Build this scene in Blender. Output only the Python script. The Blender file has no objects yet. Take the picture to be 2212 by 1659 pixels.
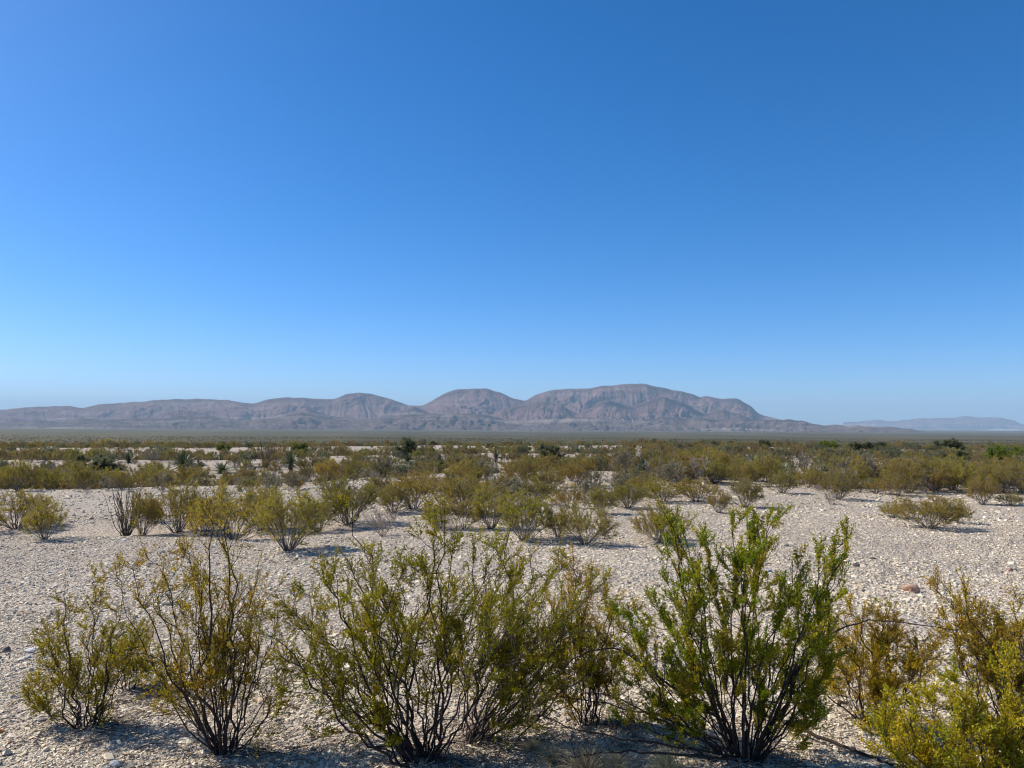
import bpy, math, numpy as np
from mathutils import Matrix, Euler, Vector
R = math.radians
S = bpy.context.scene
COL = S.collection
rng = np.random.default_rng(7)

# ------------------------------------------------------------------ noise
def _hash(ix, iy, seed):
    h = (ix.astype(np.int64) * 374761393 + iy.astype(np.int64) * 668265263 + seed * 1442695041) & 0xffffffff
    h = ((h ^ (h >> 13)) * 1274126177) & 0xffffffff
    return ((h ^ (h >> 16)) & 0xffff) / 65535.0
def vnoise(x, y, seed=0):
    x = np.asarray(x, float); y = np.asarray(y, float)
    x, y = np.broadcast_arrays(x, y)
    ix = np.floor(x); iy = np.floor(y); fx = x - ix; fy = y - iy
    def grad(i, j):
        a = _hash(i, j, seed) * 2 * np.pi
        return np.cos(a) * (x - i) + np.sin(a) * (y - j)
    ux = fx**3 * (fx * (fx * 6 - 15) + 10); uy = fy**3 * (fy * (fy * 6 - 15) + 10)
    a = grad(ix, iy); b = grad(ix + 1, iy); c = grad(ix, iy + 1); d = grad(ix + 1, iy + 1)
    return ((a * (1 - ux) + b * ux) * (1 - uy) + (c * (1 - ux) + d * ux) * uy) * 1.5
def fbm(x, y, seed=0, o=4, g=.5):
    s = 0; a = 1; f = 1
    for k in range(o):
        s = s + a * vnoise(x * f, y * f, seed + k * 17); a *= g; f *= 2.03
    return s
def ridged(x, y, seed=0, o=4, g=.5):
    s = 0; a = 1; f = 1; n = 0
    for k in range(o):
        s = s + a * (1 - np.abs(vnoise(x * f, y * f, seed + k * 31)) * 2); n += a; a *= g; f *= 2.1
    return s / n

# ------------------------------------------------------------------ terrain
PT = np.array([-4000, -20, 0, 32, 34, 36.5, 42, 50, 55, 61, 66, 69, 75, 92, 97, 103, 110, 116, 124, 136, 146, 158, 190, 300, 500, 1000, 2000, 6000, 25000, 80000.])
PZ = np.array([20, .4, 0, -.62, -.70, -1.15, -1.42, -1.48, -1.36, -.98, -1.0, -1.3, -2.0, -2.1, -1.75, -1.48, -1.52, -2.0, -2.3, -2.32, -2.6, -3.4, -5., -7.6, -10.6, -17, -27, -48, -95, -170.])
def H(x, y):
    x = np.asarray(x, float); y = np.asarray(y, float)
    yy = np.maximum(y, .5)
    a = np.clip(x / yy, -1.2, 1.2)
    sc = np.interp(a, [-1.2, -.55, -.35, -.1, .15, .3, .6, 1.2], [1.3, 1.24, 1.16, .95, .90, .95, 1.12, 1.2])
    w = np.clip((200 - y) / 150, 0, 1)
    t = y * (1 + (sc - 1) * w)
    far = np.clip((y - 12) / 30, 0, 1)
    t = t + far * 2.4 * vnoise(x / 9, y / 30, 3) + far * .9 * vnoise(x / 2.7, y / 12, 9)
    z = np.interp(t, PT, PZ)
    z = z + .028 * fbm(x / 2.6, y / 2.6, 5, 3) + far * .10 * fbm(x / 14, y / 14, 8, 2)
    # shallow sandy wash crossing the left of the flat
    c = 14.4 + .10 * (x + 8) + .5 * np.sin(x * .5)
    z = z - .13 * np.exp(-((y - c) / 1.1) ** 2) * np.clip((-1 - x) / 3, 0, 1)
    return z

# ------------------------------------------------------------------ camera
EYE = 1.65
cam = bpy.data.cameras.new("camera"); camo = bpy.data.objects.new("camera", cam); COL.objects.link(camo)
cam.sensor_width = 36; cam.lens = 27.03; cam.clip_start = .05; cam.clip_end = 200000
camo.location = (0, 0, EYE); camo.rotation_euler = (R(93.0), R(-.28), 0)
S.camera = camo
MC = Euler(camo.rotation_euler).to_matrix()
F2 = 27.03 / 36 * 2212
def ray(px, py):
    d = MC @ Vector(((px - 1106) / F2, -(py - 829.5) / F2, -1)); return d / d.y
def gp(px, py):
    d = ray(px, py)
    ys = np.exp(np.linspace(math.log(2), math.log(3000), 4000))
    f = EYE + d.z * ys - H(d.x * ys, ys)
    k = int(np.argmax(f <= 0)) if (f <= 0).any() else len(ys) - 1
    y = ys[k]
    if k:
        f0, f1 = f[k-1], f[k]; y = ys[k-1] + (ys[k] - ys[k-1]) * (f0 / (f0 - f1) if f0 != f1 else 0)
    return (float(d.x * y), float(y), float(H(d.x * y, y)))
def at(px, py, Y):
    d = ray(px, py); return np.array([d.x * Y, Y, EYE + d.z * Y])
def gnd(x, y): return (float(x), float(y), float(H(x, y)))

# ------------------------------------------------------------------ mesh helpers
def mesh(name, V, Fq, mats, cols=None, smooth=False, midx=None):
    V = np.asarray(V, np.float32); Fq = np.asarray(Fq, np.int32); k = Fq.shape[1]
    me = bpy.data.meshes.new(name)
    me.vertices.add(len(V)); me.vertices.foreach_set("co", V.ravel())
    me.loops.add(Fq.size); me.loops.foreach_set("vertex_index", Fq.ravel())
    me.polygons.add(len(Fq)); me.polygons.foreach_set("loop_start", np.arange(0, Fq.size, k, dtype=np.int32))
    if smooth: me.polygons.foreach_set("use_smooth", np.ones(len(Fq), bool))
    else: me.polygons.foreach_set("use_smooth", np.zeros(len(Fq), bool))
    for m in (mats if isinstance(mats, (list, tuple)) else [mats]): me.materials.append(m)
    if midx is not None: me.polygons.foreach_set("material_index", np.asarray(midx, np.int32))
    if cols is not None:
        a = me.color_attributes.new("tint", 'FLOAT_COLOR', 'POINT')
        c = np.ones((len(V), 4), np.float32); c[:, :3] = cols; a.data.foreach_set("color", c.ravel())
    me.update(calc_edges=True)
    return me
def link(name, me, parent=None, loc=None):
    o = bpy.data.objects.new(name, me); COL.objects.link(o)
    if parent: o.parent = parent
    if loc is not None: o.location = loc
    return o
def tag(o, label=None, cat=None, group=None, kind=None):
    if label: o["label"] = label
    if cat: o["category"] = cat
    if group: o["group"] = group
    if kind: o["kind"] = kind
    return o
def empty(name, loc, rz=0, sc=1):
    o = bpy.data.objects.new(name, None); COL.objects.link(o); o.location = loc; o.rotation_euler = (0, 0, rz)
    o.scale = sc if isinstance(sc, (tuple, list)) else (sc, sc, sc); o.empty_display_size = .1
    return o
def nrm(a): return a / np.maximum(np.linalg.norm(a, axis=-1, keepdims=True), 1e-9)

# ------------------------------------------------------------------ materials
def mat(name):
    m = bpy.data.materials.new(name); m.use_nodes = True; nt = m.node_tree
    return m, nt, nt.nodes["Principled BSDF"]
def N(nt, t, **k):
    n = nt.nodes.new(t)
    for a, b in k.items():
        if a.startswith("i_"): n.inputs[a[2:].replace("_", " ")].default_value = b
        else: setattr(n, a, b)
    return n
def ramp(nt, stops, src, interp='LINEAR'):
    r = nt.nodes.new("ShaderNodeValToRGB"); r.color_ramp.interpolation = interp
    e = r.color_ramp.elements
    while len(e) < len(stops): e.new(.5)
    for q, (p, c) in zip(e, stops):
        q.position = p; q.color = (c if len(c) == 4 else (*c, 1)) if not isinstance(c, float) else (c, c, c, 1)
    nt.links.new(src, r.inputs[0]); return r
def mixc(nt, fac, a, b, mode='MIX'):
    m = nt.nodes.new("ShaderNodeMix"); m.data_type = 'RGBA'; m.blend_type = mode
    for sock, v in ((m.inputs[0], fac), (m.inputs[6], a), (m.inputs[7], b)):
        if hasattr(v, "is_linked"): nt.links.new(v, sock)
        else: sock.default_value = v if not isinstance(v, tuple) else (*v, 1)
    return m.outputs[2]
def leaf_mat(name, trans=.5, rough=.5, mult=(1, 1, 1)):
    m, nt, p = mat(name)
    a = N(nt, "ShaderNodeAttribute", attribute_name="tint")
    oi = N(nt, "ShaderNodeObjectInfo")
    hs = N(nt, "ShaderNodeHueSaturation")
    mr = N(nt, "ShaderNodeMapRange"); mr.inputs["To Min"].default_value = .72; mr.inputs["To Max"].default_value = 1.2
    nt.links.new(oi.outputs["Random"], mr.inputs[0]); nt.links.new(mr.outputs[0], hs.inputs["Value"])
    mr2 = N(nt, "ShaderNodeMapRange"); mr2.inputs["To Min"].default_value = .488; mr2.inputs["To Max"].default_value = .512
    wn = N(nt, "ShaderNodeTexWhiteNoise", noise_dimensions='1D'); nt.links.new(oi.outputs["Random"], wn.inputs["W"])
    nt.links.new(wn.outputs["Value"], mr2.inputs[0]); nt.links.new(mr2.outputs[0], hs.inputs["Hue"])
    c = mixc(nt, 1.0, a.outputs["Color"], mult, 'MULTIPLY'); nt.links.new(c, hs.inputs["Color"])
    nt.links.new(hs.outputs[0], p.inputs["Base Color"]); p.inputs["Roughness"].default_value = rough
    p.inputs["Specular IOR Level"].default_value = .22
    tr = N(nt, "ShaderNodeBsdfTranslucent"); nt.links.new(hs.outputs[0], tr.inputs[0])
    mx = N(nt, "ShaderNodeMixShader"); mx.inputs[0].default_value = trans
    nt.links.new(p.outputs[0], mx.inputs[1]); nt.links.new(tr.outputs[0], mx.inputs[2])
    nt.links.new(mx.outputs[0], nt.nodes["Material Output"].inputs[0])
    return m
def tint_mat(name, rough=.8, bump=0., scale=60, spec=.25):
    m, nt, p = mat(name)
    a = N(nt, "ShaderNodeAttribute", attribute_name="tint")
    tc = N(nt, "ShaderNodeTexCoord")
    n = N(nt, "ShaderNodeTexNoise"); n.inputs["Scale"].default_value = scale; n.inputs["Detail"].default_value = 4
    nt.links.new(tc.outputs["Object"], n.inputs["Vector"])
    r = ramp(nt, [(.3, .72), (.7, 1.25)], n.outputs["Fac"])
    c = mixc(nt, 1.0, a.outputs["Color"], r.outputs[0], 'MULTIPLY'); nt.links.new(c, p.inputs["Base Color"])
    p.inputs["Roughness"].default_value = rough; p.inputs["Specular IOR Level"].default_value = spec
    if bump:
        b = N(nt, "ShaderNodeBump"); b.inputs["Strength"].default_value = bump; b.inputs["Distance"].default_value = .01
        nt.links.new(n.outputs["Fac"], b.inputs["Height"]); nt.links.new(b.outputs[0], p.inputs["Normal"])
    return m
M_LEAF = leaf_mat("creosote_leaf"); M_BLADE = leaf_mat("blade_leaf", .15, .4); M_DRY = leaf_mat("dry_blade", .3, .6)
M_BARK = tint_mat("bark", .8, .4, 40); M_STONE = tint_mat("limestone", .85, .0, 90); M_ROCK = tint_mat("rock", .85, .9, 14)

# ------------------------------------------------------------------ ground material
def ground_material():
    m, nt, p = mat("desert_gravel")
    L = nt.links
    g = N(nt, "ShaderNodeNewGeometry"); pos = g.outputs["Position"]
    def noise(scale, detail=4, rough=.55, vec=None, dist=0):
        n = N(nt, "ShaderNodeTexNoise"); n.inputs["Scale"].default_value = scale; n.inputs["Detail"].default_value = detail
        n.inputs["Roughness"].default_value = rough; n.inputs["Distortion"].default_value = dist
        L.new(vec or pos, n.inputs["Vector"]); return n.outputs["Fac"]
    mp = N(nt, "ShaderNodeMapping"); mp.inputs["Scale"].default_value = (1, 1, .2); L.new(pos, mp.inputs[0]); v2 = mp.outputs[0]
    def vor(scale, feat='F1'):
        n = N(nt, "ShaderNodeTexVoronoi", feature=feat); n.inputs["Scale"].default_value = scale; L.new(v2, n.inputs["Vector"]); return n
    va, vb, vc = vor(55), vor(22), vor(9)
    cells = ramp(nt, [(0, (.22, .17, .135)), (.3, (.42, .355, .29)), (.5, (.54, .475, .395)), (.72, (.68, .61, .52)), (.86, (.36, .27, .20)), (1, (.28, .245, .21))], va.outputs["Color"])
    sepb = N(nt, "ShaderNodeSeparateColor"); L.new(vb.outputs["Color"], sepb.inputs[0])
    cells2 = ramp(nt, [(0, (.24, .195, .155)), (.3, (.45, .385, .32)), (.6, (.60, .53, .45)), (.9, (.55, .48, .40)), (1, (.18, .15, .125))], sepb.outputs[0])
    soil = ramp(nt, [(.35, (.37, .295, .225)), (.65, (.48, .395, .315))], noise(1.7))
    c = mixc(nt, .5, cells.outputs[0], cells2.outputs[0])
    sg = ramp(nt, [(.42, 0.), (.6, 1.)], noise(3.2, 5, .65))
    sgm = N(nt, "ShaderNodeMath", operation='MULTIPLY'); L.new(sg.outputs[0], sgm.inputs[0]); sgm.inputs[1].default_value = .55
    c = mixc(nt, sgm.outputs[0], c, soil.outputs[0])
    # broad tonal drift
    d = ramp(nt, [(.3, (.80, .77, .74)), (.7, (1.06, 1.04, 1.0))], noise(.13, 4))
    c = mixc(nt, 1.0, c, d.outputs[0], 'MULTIPLY')
    # sandy wash (colour attribute painted where the wash bed lies)
    a = N(nt, "ShaderNodeAttribute", attribute_name="tint"); sep = N(nt, "ShaderNodeSeparateColor"); L.new(a.outputs["Color"], sep.inputs[0])
    sand = ramp(nt, [(.3, (.42, .335, .25)), (.7, (.53, .435, .335))], noise(5, 5))
    c = mixc(nt, sep.outputs[0], c, sand.outputs[0])
    # far plain: scrub cover over grey soil
    mp2 = N(nt, "ShaderNodeMapping"); mp2.inputs["Scale"].default_value = (.004, .0016, .01); L.new(pos, mp2.inputs[0])
    mp3 = N(nt, "ShaderNodeMapping"); mp3.inputs["Scale"].default_value = (.0009, .00035, .01); L.new(pos, mp3.inputs[0])
    n1 = noise(1, 8, .75, mp2.outputs[0]); n2 = noise(1, 5, .6, mp3.outputs[0])
    pl = ramp(nt, [(.28, (.045, .044, .018)), (.5, (.080, .070, .032)), (.62, (.115, .095, .052)), (.76, (.24, .19, .13))], n1)
    pl2 = ramp(nt, [(.35, (.8, .82, .8)), (.65, (1.2, 1.15, 1.12))], n2)
    plc = mixc(nt, 1.0, pl.outputs[0], pl2.outputs[0], 'MULTIPLY')
    c = mixc(nt, sep.outputs[1], c, plc)
    L.new(c, p.inputs["Base Color"]); p.inputs["Roughness"].default_value = .9; p.inputs["Specular IOR Level"].default_value = .15
    h1 = N(nt, "ShaderNodeMath", operation='MULTIPLY'); L.new(va.outputs["Distance"], h1.inputs[0]); h1.inputs[1].default_value = -.02
    h2 = N(nt, "ShaderNodeMath", operation='MULTIPLY_ADD'); L.new(vb.outputs["Distance"], h2.inputs[0]); h2.inputs[1].default_value = -.05; L.new(h1.outputs[0], h2.inputs[2])
    h3 = N(nt, "ShaderNodeMath", operation='MULTIPLY_ADD'); L.new(vc.outputs["Distance"], h3.inputs[0]); h3.inputs[1].default_value = -.04; L.new(h2.outputs[0], h3.inputs[2])
    b = N(nt, "ShaderNodeBump"); b.inputs["Strength"].default_value = .9; b.inputs["Distance"].default_value = 1.0
    L.new(h3.outputs[0], b.inputs["Height"]); L.new(b.outputs[0], p.inputs["Normal"])
    return m

def build_ground():
    r = np.concatenate([np.linspace(.02, 1.8, 6), np.exp(np.linspace(math.log(2), math.log(220), 520)), np.exp(np.linspace(math.log(224), math.log(90000), 150))])
    az = np.concatenate([np.linspace(-50, 50, 701), np.linspace(53, 307, 86)])
    A = np.radians(az)[None, :]; RR = r[:, None]
    X = np.sin(A) * RR; Y = np.cos(A) * RR
    Z = H(X, Y)
    n, m_ = X.shape
    V = np.stack([X, Y, Z], -1).reshape(-1, 3)
    i = np.arange(n - 1)[:, None] * m_; j = np.arange(m_)[None, :]; j2 = (j + 1) % m_
    Fq = np.stack([i + j, i + j2, i + m_ + j2, i + m_ + j], -1).reshape(-1, 4)[:, ::-1]
    c = 14.4 + .10 * (X + 8) + .5 * np.sin(X * .5)
    wash = np.exp(-((Y - c) / .9) ** 4) * np.clip((-1 - X) / 3, 0, 1) * np.clip(.8 + 1.2 * fbm(X / 1.5, Y / 1.2, 4), 0, 1)
    sandy2 = np.clip((RR - 21) / 6, 0, 1) * np.clip((60 - RR) / 20, 0, 1) * np.clip((X / np.maximum(Y, 1) - .15) / .15, 0, 1) * .8
    pl = np.clip((Y - 138) / 12, 0, 1)
    cols = np.stack([np.clip(wash + sandy2, 0, 1), pl, pl * 0], -1).reshape(-1, 3)
    o = link("ground", mesh("ground", V, Fq, ground_material(), cols, True)); tag(o, kind="structure")
build_ground()

# ------------------------------------------------------------------ stones
BOX = np.array([[-1, -1, -1], [1, -1, -1], [1, 1, -1], [-1, 1, -1], [-1, -1, 1], [1, -1, 1], [1, 1, 1], [-1, 1, 1]], float) * .5
BF = np.array([[0, 3, 2, 1], [4, 5, 6, 7], [0, 1, 5, 4], [1, 2, 6, 5], [2, 3, 7, 6], [3, 0, 4, 7]])
STONE_C = np.array([[.66, .61, .54], [.58, .53, .46], [.50, .45, .39], [.42, .375, .33], [.44, .34, .26], [.34, .315, .295], [.23, .18, .155], [.72, .69, .64]])
STONE_P = np.array([.27, .30, .19, .07, .06, .05, .035, .025])
def stones(n, rmin, rmax, med, sig, seed, power, azd=44, lo=0, hi=1):
    g = np.random.default_rng(seed)
    u = g.random(n)
    if abs(power - 2) < 1e-6: r = rmin * (rmax / rmin) ** u
    else: r = (rmin ** (2 - power) + u * (rmax ** (2 - power) - rmin ** (2 - power))) ** (1 / (2 - power))
    a = np.radians(g.uniform(-azd, azd, n)); x = r * np.sin(a); y = r * np.cos(a)
    # thin the stones out of the sandy wash and in fine-grit patches
    c = 14.4 + .10 * (x + 8) + .5 * np.sin(x * .5)
    keep = ~((np.abs(y - c) < .8) & (x < -2.5)) & (fbm(x / 1.3, y / 1.3, 71, 3) + g.uniform(-.5, .5, n) > -.42)
    x, y = x[keep], y[keep]; n = len(x)
    s = np.clip(med * np.exp(g.normal(0, sig, n)), med * .45, med * 4.5)
    P = BOX[None] + g.uniform(-.22, .22, (n, 8, 3))
    P[:, 4:, :2] *= g.uniform(.45, .95, (n, 1, 1))
    dims = np.stack([s * g.uniform(.9, 1.6, n), s * g.uniform(.6, 1.0, n), s * g.uniform(.2, .55, n)], -1)
    P = P * dims[:, None]
    tx = g.normal(0, .22, n); P[..., 2] += P[..., 0] * tx[:, None]
    ty = g.normal(0, .22, n); P[..., 2] += P[..., 1] * ty[:, None]
    th = g.uniform(0, 2 * np.pi, n); ct, st = np.cos(th)[:, None], np.sin(th)[:, None]
    X = P[..., 0] * ct - P[..., 1] * st + x[:, None]; Y = P[..., 0] * st + P[..., 1] * ct + y[:, None]
    Z = P[..., 2] + (H(x, y) + dims[:, 2] * .22)[:, None]
    V = np.stack([X, Y, Z], -1).reshape(-1, 3)
    Fq = (BF[None] + np.arange(n)[:, None, None] * 8).reshape(-1, 4)
    ci = STONE_C[g.choice(len(STONE_C), n, p=STONE_P)] * g.uniform(.78, 1.15, (n, 1)) * np.array([1.09, 1.015, .85])
    return V, Fq, np.repeat(ci, 8, 0)
def build_gravel():
    parts = [stones(260000, 2.7, 9, .0092, .45, 1, 1.2), stones(5000, 2.7, 12, .025, .38, 2, 1.2),
             stones(120000, 8, 20, .018, .38, 3, 1.2), stones(34000, 18, 42, .038, .4, 4, 1.2)]
    off = 0; Vs, Fs, Cs = [], [], []
    for V, Fq, C in parts: Vs.append(V); Fs.append(Fq + off); Cs.append(C); off += len(V)
    o = link("gravel", mesh("gravel", np.concatenate(Vs), np.concatenate(Fs), M_STONE, np.concatenate(Cs)))
    tag(o, "pale angular limestone gravel strewn over the desert flat", "gravel", kind="stuff")
build_gravel()

# ------------------------------------------------------------------ branch machinery
def tubes(P, Rd, sides):
    """P (B,n,3) polylines, Rd (B,n) radii -> verts, quads"""
    B, n, _ = P.shape
    T = nrm(np.gradient(P, axis=1))
    ref = np.where(np.abs(T[:, :1, 2:3]) > .8, np.array([[[1., 0, 0]]]), np.array([[[0, 0, 1.]]]))
    U = nrm(np.cross(T, np.broadcast_to(ref, T.shape))); W = np.cross(T, U)
    an = np.arange(sides) * 2 * np.pi / sides
    V = P[:, :, None] + Rd[:, :, None, None] * (U[:, :, None] * np.cos(an)[:, None] + W[:, :, None] * np.sin(an)[:, None])
    idx = np.arange(B * n * sides).reshape(B, n, sides)
    a = idx[:, :-1]; b = idx[:, 1:]
    Fq = np.stack([a, np.roll(a, -1, 2), np.roll(b, -1, 2), b], -1).reshape(-1, 4)
    return V.reshape(-1, 3), Fq
def along(P, k, s):
    n = P.shape[1]; f = np.clip(s, 0, .999) * (n - 1); i = f.astype(int); w = (f - i)[:, None]
    return P[k, i] * (1 - w) + P[k, i + 1] * w, nrm(P[k, i + 1] - P[k, i])
def shoots(g, start, d, L, n, up=.1, wig=.12):
    """curving shoots: direction random-walks and bends upward"""
    B = len(start); P = np.zeros((B, n, 3)); P[:, 0] = start; d = nrm(d); st = (L / (n - 1))[:, None]
    for i in range(1, n):
        P[:, i] = P[:, i-1] + d * st
        d = nrm(d + g.normal(0, wig, (B, 3)) + np.array([0, 0, up]))
    return P
def leaves(g, pos, ax, L, W, cols, flat=.0):
    n = len(pos)
    ax = nrm(ax); r = g.normal(0, 1, (n, 3)); s = nrm(np.cross(ax, r))
    L = L[:, None]; W = W[:, None]
    nn = np.cross(ax, s)
    V = np.stack([pos, pos + ax * L * .5 + s * W * .5 + nn * W * .12, pos + ax * L, pos + ax * L * .5 - s * W * .5 + nn * W * .12], 1).reshape(-1, 3)
    Fq = np.arange(n * 4).reshape(n, 4)
    return V, Fq, np.repeat(cols, 4, 0)
GREEN = np.array([.250, .262, .006]); OLIVE = np.array([.460, .340, .010]); RUST = np.array([.39, .25, .028]); GOLD = np.array([.62, .42, .015])
LUSH = np.array([.185, .260, .006]); GREYG = np.array([.19, .20, .11]); PALE = np.array([.34, .29, .17]); DKGREEN = np.array([.135, .145, .060])
BARK_D = np.array([.036, .026, .022]); BARK_L = np.array([.26, .215, .185]); BARK_G = np.array([.20, .17, .15])

LPK = 1.65
def shrub_geo(seed, mains, base_r, sec=7, ter=5, lpt=30, leaf=(.0115, .0066), pal=((OLIVE, .5), (GREEN, .3), (RUST, .2)),
              bark=BARK_D, sec_len=(.16, .32), ter_len=(.05, .12), s0=.3, sides=5, dead=.0, twig_r=.0014, plume=.0, sec_up=.16, nm=14, cover=1.0, tipk=2.6):
    """mains (B,nm,3) main-stem polylines in local space. Returns stem (V,F,C) and foliage (V,F,C)."""
    g = np.random.default_rng(seed)
    B, n, _ = mains.shape
    Lm = np.linalg.norm(np.diff(mains, axis=1), axis=2).sum(1)
    sr = (np.linspace(1, 0, n) ** .8 * .84 + .16)[None] * base_r * (Lm / max(Lm.max(), 1e-6))[:, None] ** .6 * g.uniform(.55, 1.15, (B, 1))
    SV, SF = tubes(mains, sr, sides); SC = np.repeat(bark[None] * g.uniform(.7, 1.5, (B, 1)), n * sides, 0)
    # secondaries
    k = np.repeat(np.arange(B), sec); s = g.uniform(0, 1, len(k)) ** .75 * (1 - s0) + s0
    p, t = along(mains, k, s)
    out = g.normal(0, 1, (len(k), 3)); out -= (out * t).sum(1, keepdims=True) * t; out = nrm(out)
    ang = np.radians(g.uniform(24, 72, len(k)))[:, None]
    d = t * np.cos(ang) + out * np.sin(ang) + np.array([0, 0, sec_up])
    l2 = Lm[k] * g.uniform(*sec_len, len(k)) * (1.45 - 1.1 * s)
    P2 = shoots(g, p, d, l2, 7, .05, .20)
    r2 = np.linspace(1, .4, 7)[None] * np.clip(base_r * .36 * (l2 / .35)[:, None] ** .5, twig_r * 1.1, base_r * .6)
    V2, F2_ = tubes(P2, r2, 4 if sides > 3 else 3); C2 = np.repeat(bark[None] * g.uniform(.8, 1.7, (len(k), 1)), 7 * (4 if sides > 3 else 3), 0)
    # tertiary twigs: from secondaries and the top of the mains
    k3 = np.repeat(np.arange(len(k)), ter); s3 = g.uniform(.3, 1, len(k3)) ** .8; p3, t3 = along(P2, k3, s3)
    kt = np.repeat(np.arange(B), int(ter * tipk)); st = g.uniform(.58, 1, len(kt)) ** .8; pt_, tt = along(mains, kt, st)
    p3 = np.concatenate([p3, pt_]); t3 = np.concatenate([t3, tt]); grp = np.concatenate([k3, len(k) + kt])
    o3 = nrm(g.normal(0, 1, t3.shape)); ang = np.radians(np.where(np.arange(len(p3)) < len(k3), g.uniform(15, 65, len(p3)), g.uniform(8, 38, len(p3))))[:, None]
    d3 = t3 * np.cos(ang) + o3 * np.sin(ang) + np.array([0, 0, .15 + plume])
    l3 = g.uniform(*ter_len, len(p3))
    P3 = shoots(g, p3, d3, l3, 4, .08, .16)
    r3 = np.linspace(1, .6, 4)[None] * np.full((len(p3), 1), twig_r)
    V3, F3 = tubes(P3, r3, 3); C3 = np.repeat(bark[None] * g.uniform(1.0, 2.2, (len(p3), 1)), 12, 0)
    SV_ = np.concatenate([SV, V2, V3]); SF_ = np.concatenate([SF, F2_ + len(SV), F3 + len(SV) + len(V2)])
    SC_ = np.clip(np.concatenate([SC, C2, C3]), 0, .6)
    # foliage: twig by twig, whole secondaries may be bare
    ng = grp.max() + 1; bare = g.random(ng) < dead
    dens = np.where(bare, 0, g.uniform(.35, 1.3, ng))[grp] * lpt * LPK * (l3 / np.mean(l3)) * (g.random(len(grp)) < cover)
    cnt = g.poisson(np.maximum(dens, 0)); kl = np.repeat(np.arange(len(P3)), cnt)
    sl = g.uniform(.1, 1, len(kl)) ** .8; pl, tl = along(P3, kl, sl)
    pl = pl + g.normal(0, leaf[0] * .45, pl.shape)
    ax = tl * .7 + g.normal(0, .75, tl.shape) + np.array([0, 0, .25])
    cols = np.array([c for c, w in pal]); w = np.array([w_ for c, w_ in pal]); w = w / w.sum()
    cg = cols[g.choice(len(cols), ng, p=w)][grp]; ct = cols[g.choice(len(cols), len(grp), p=w)]; cl = cols[g.choice(len(cols), len(kl), p=w)]
    c = .40 * cg[kl] + .35 * ct[kl] + .25 * cl; c = c * g.uniform(.75, 1.3, (len(kl), 1))
    LL = leaf[0] * g.uniform(.65, 1.25, len(kl)); WW = leaf[1] * g.uniform(.7, 1.25, len(kl))
    fol = leaves(g, pl, ax, LL, WW, c)
    return (SV_, SF_, SC_), fol

def main_stems(g, tips, base=(0, 0, 0), brad=.05, n=14, wig=.03, bow=.18):
    """stems from a tight root crown to each tip, leaving low and bending up"""
    tips = np.asarray(tips, float); B = len(tips); base = np.asarray(base, float)
    a = np.arctan2(tips[:, 1] - base[1], tips[:, 0] - base[0]); rr = brad * g.uniform(.3, 1, B)
    st = base + np.stack([np.cos(a) * rr, np.sin(a) * rr, np.full(B, -.03)], -1)
    d = tips - st; L = np.linalg.norm(d, axis=1)
    hor = d.copy(); hor[:, 2] = 0
    ctrl = st + hor * (.46 + bow * g.uniform(-.1, .8, (B, 1))) + np.stack([0 * L, 0 * L, d[:, 2] * .45], -1)
    t = np.linspace(0, 1, n)[None, :, None]
    P = st[:, None] * (1 - t) ** 2 + 2 * ctrl[:, None] * t * (1 - t) + tips[:, None] * t ** 2
    w = np.cumsum(g.normal(0, 1, (B, n, 3)), 1); w = w - w[:, :1]; w = w - t * w[:, -1:]
    return P + w * (wig * L)[:, None, None] * .5

def add_tubes(geo, P, Rd, bark, sides=5):
    V, F, C = geo; V2, F2_ = tubes(P[None], Rd[None], sides)
    return np.concatenate([V, V2]), np.concatenate([F, F2_ + len(V)]), np.concatenate([C, np.repeat(bark[None], len(V2), 0)])

def thing_shrub(name, loc, geo, label, cat, group=None, mleaf=M_LEAF, parts=("stems", "foliage")):
    (SV, SF, SC), (LV, LF, LC) = geo
    e = empty(name, loc)
    link(parts[0], mesh(parts[0], SV, SF, M_BARK, SC, True), e)
    if len(LV): link(parts[1], mesh(parts[1], LV, LF, mleaf, LC), e)
    tag(e, label, cat, group); return e

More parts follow.
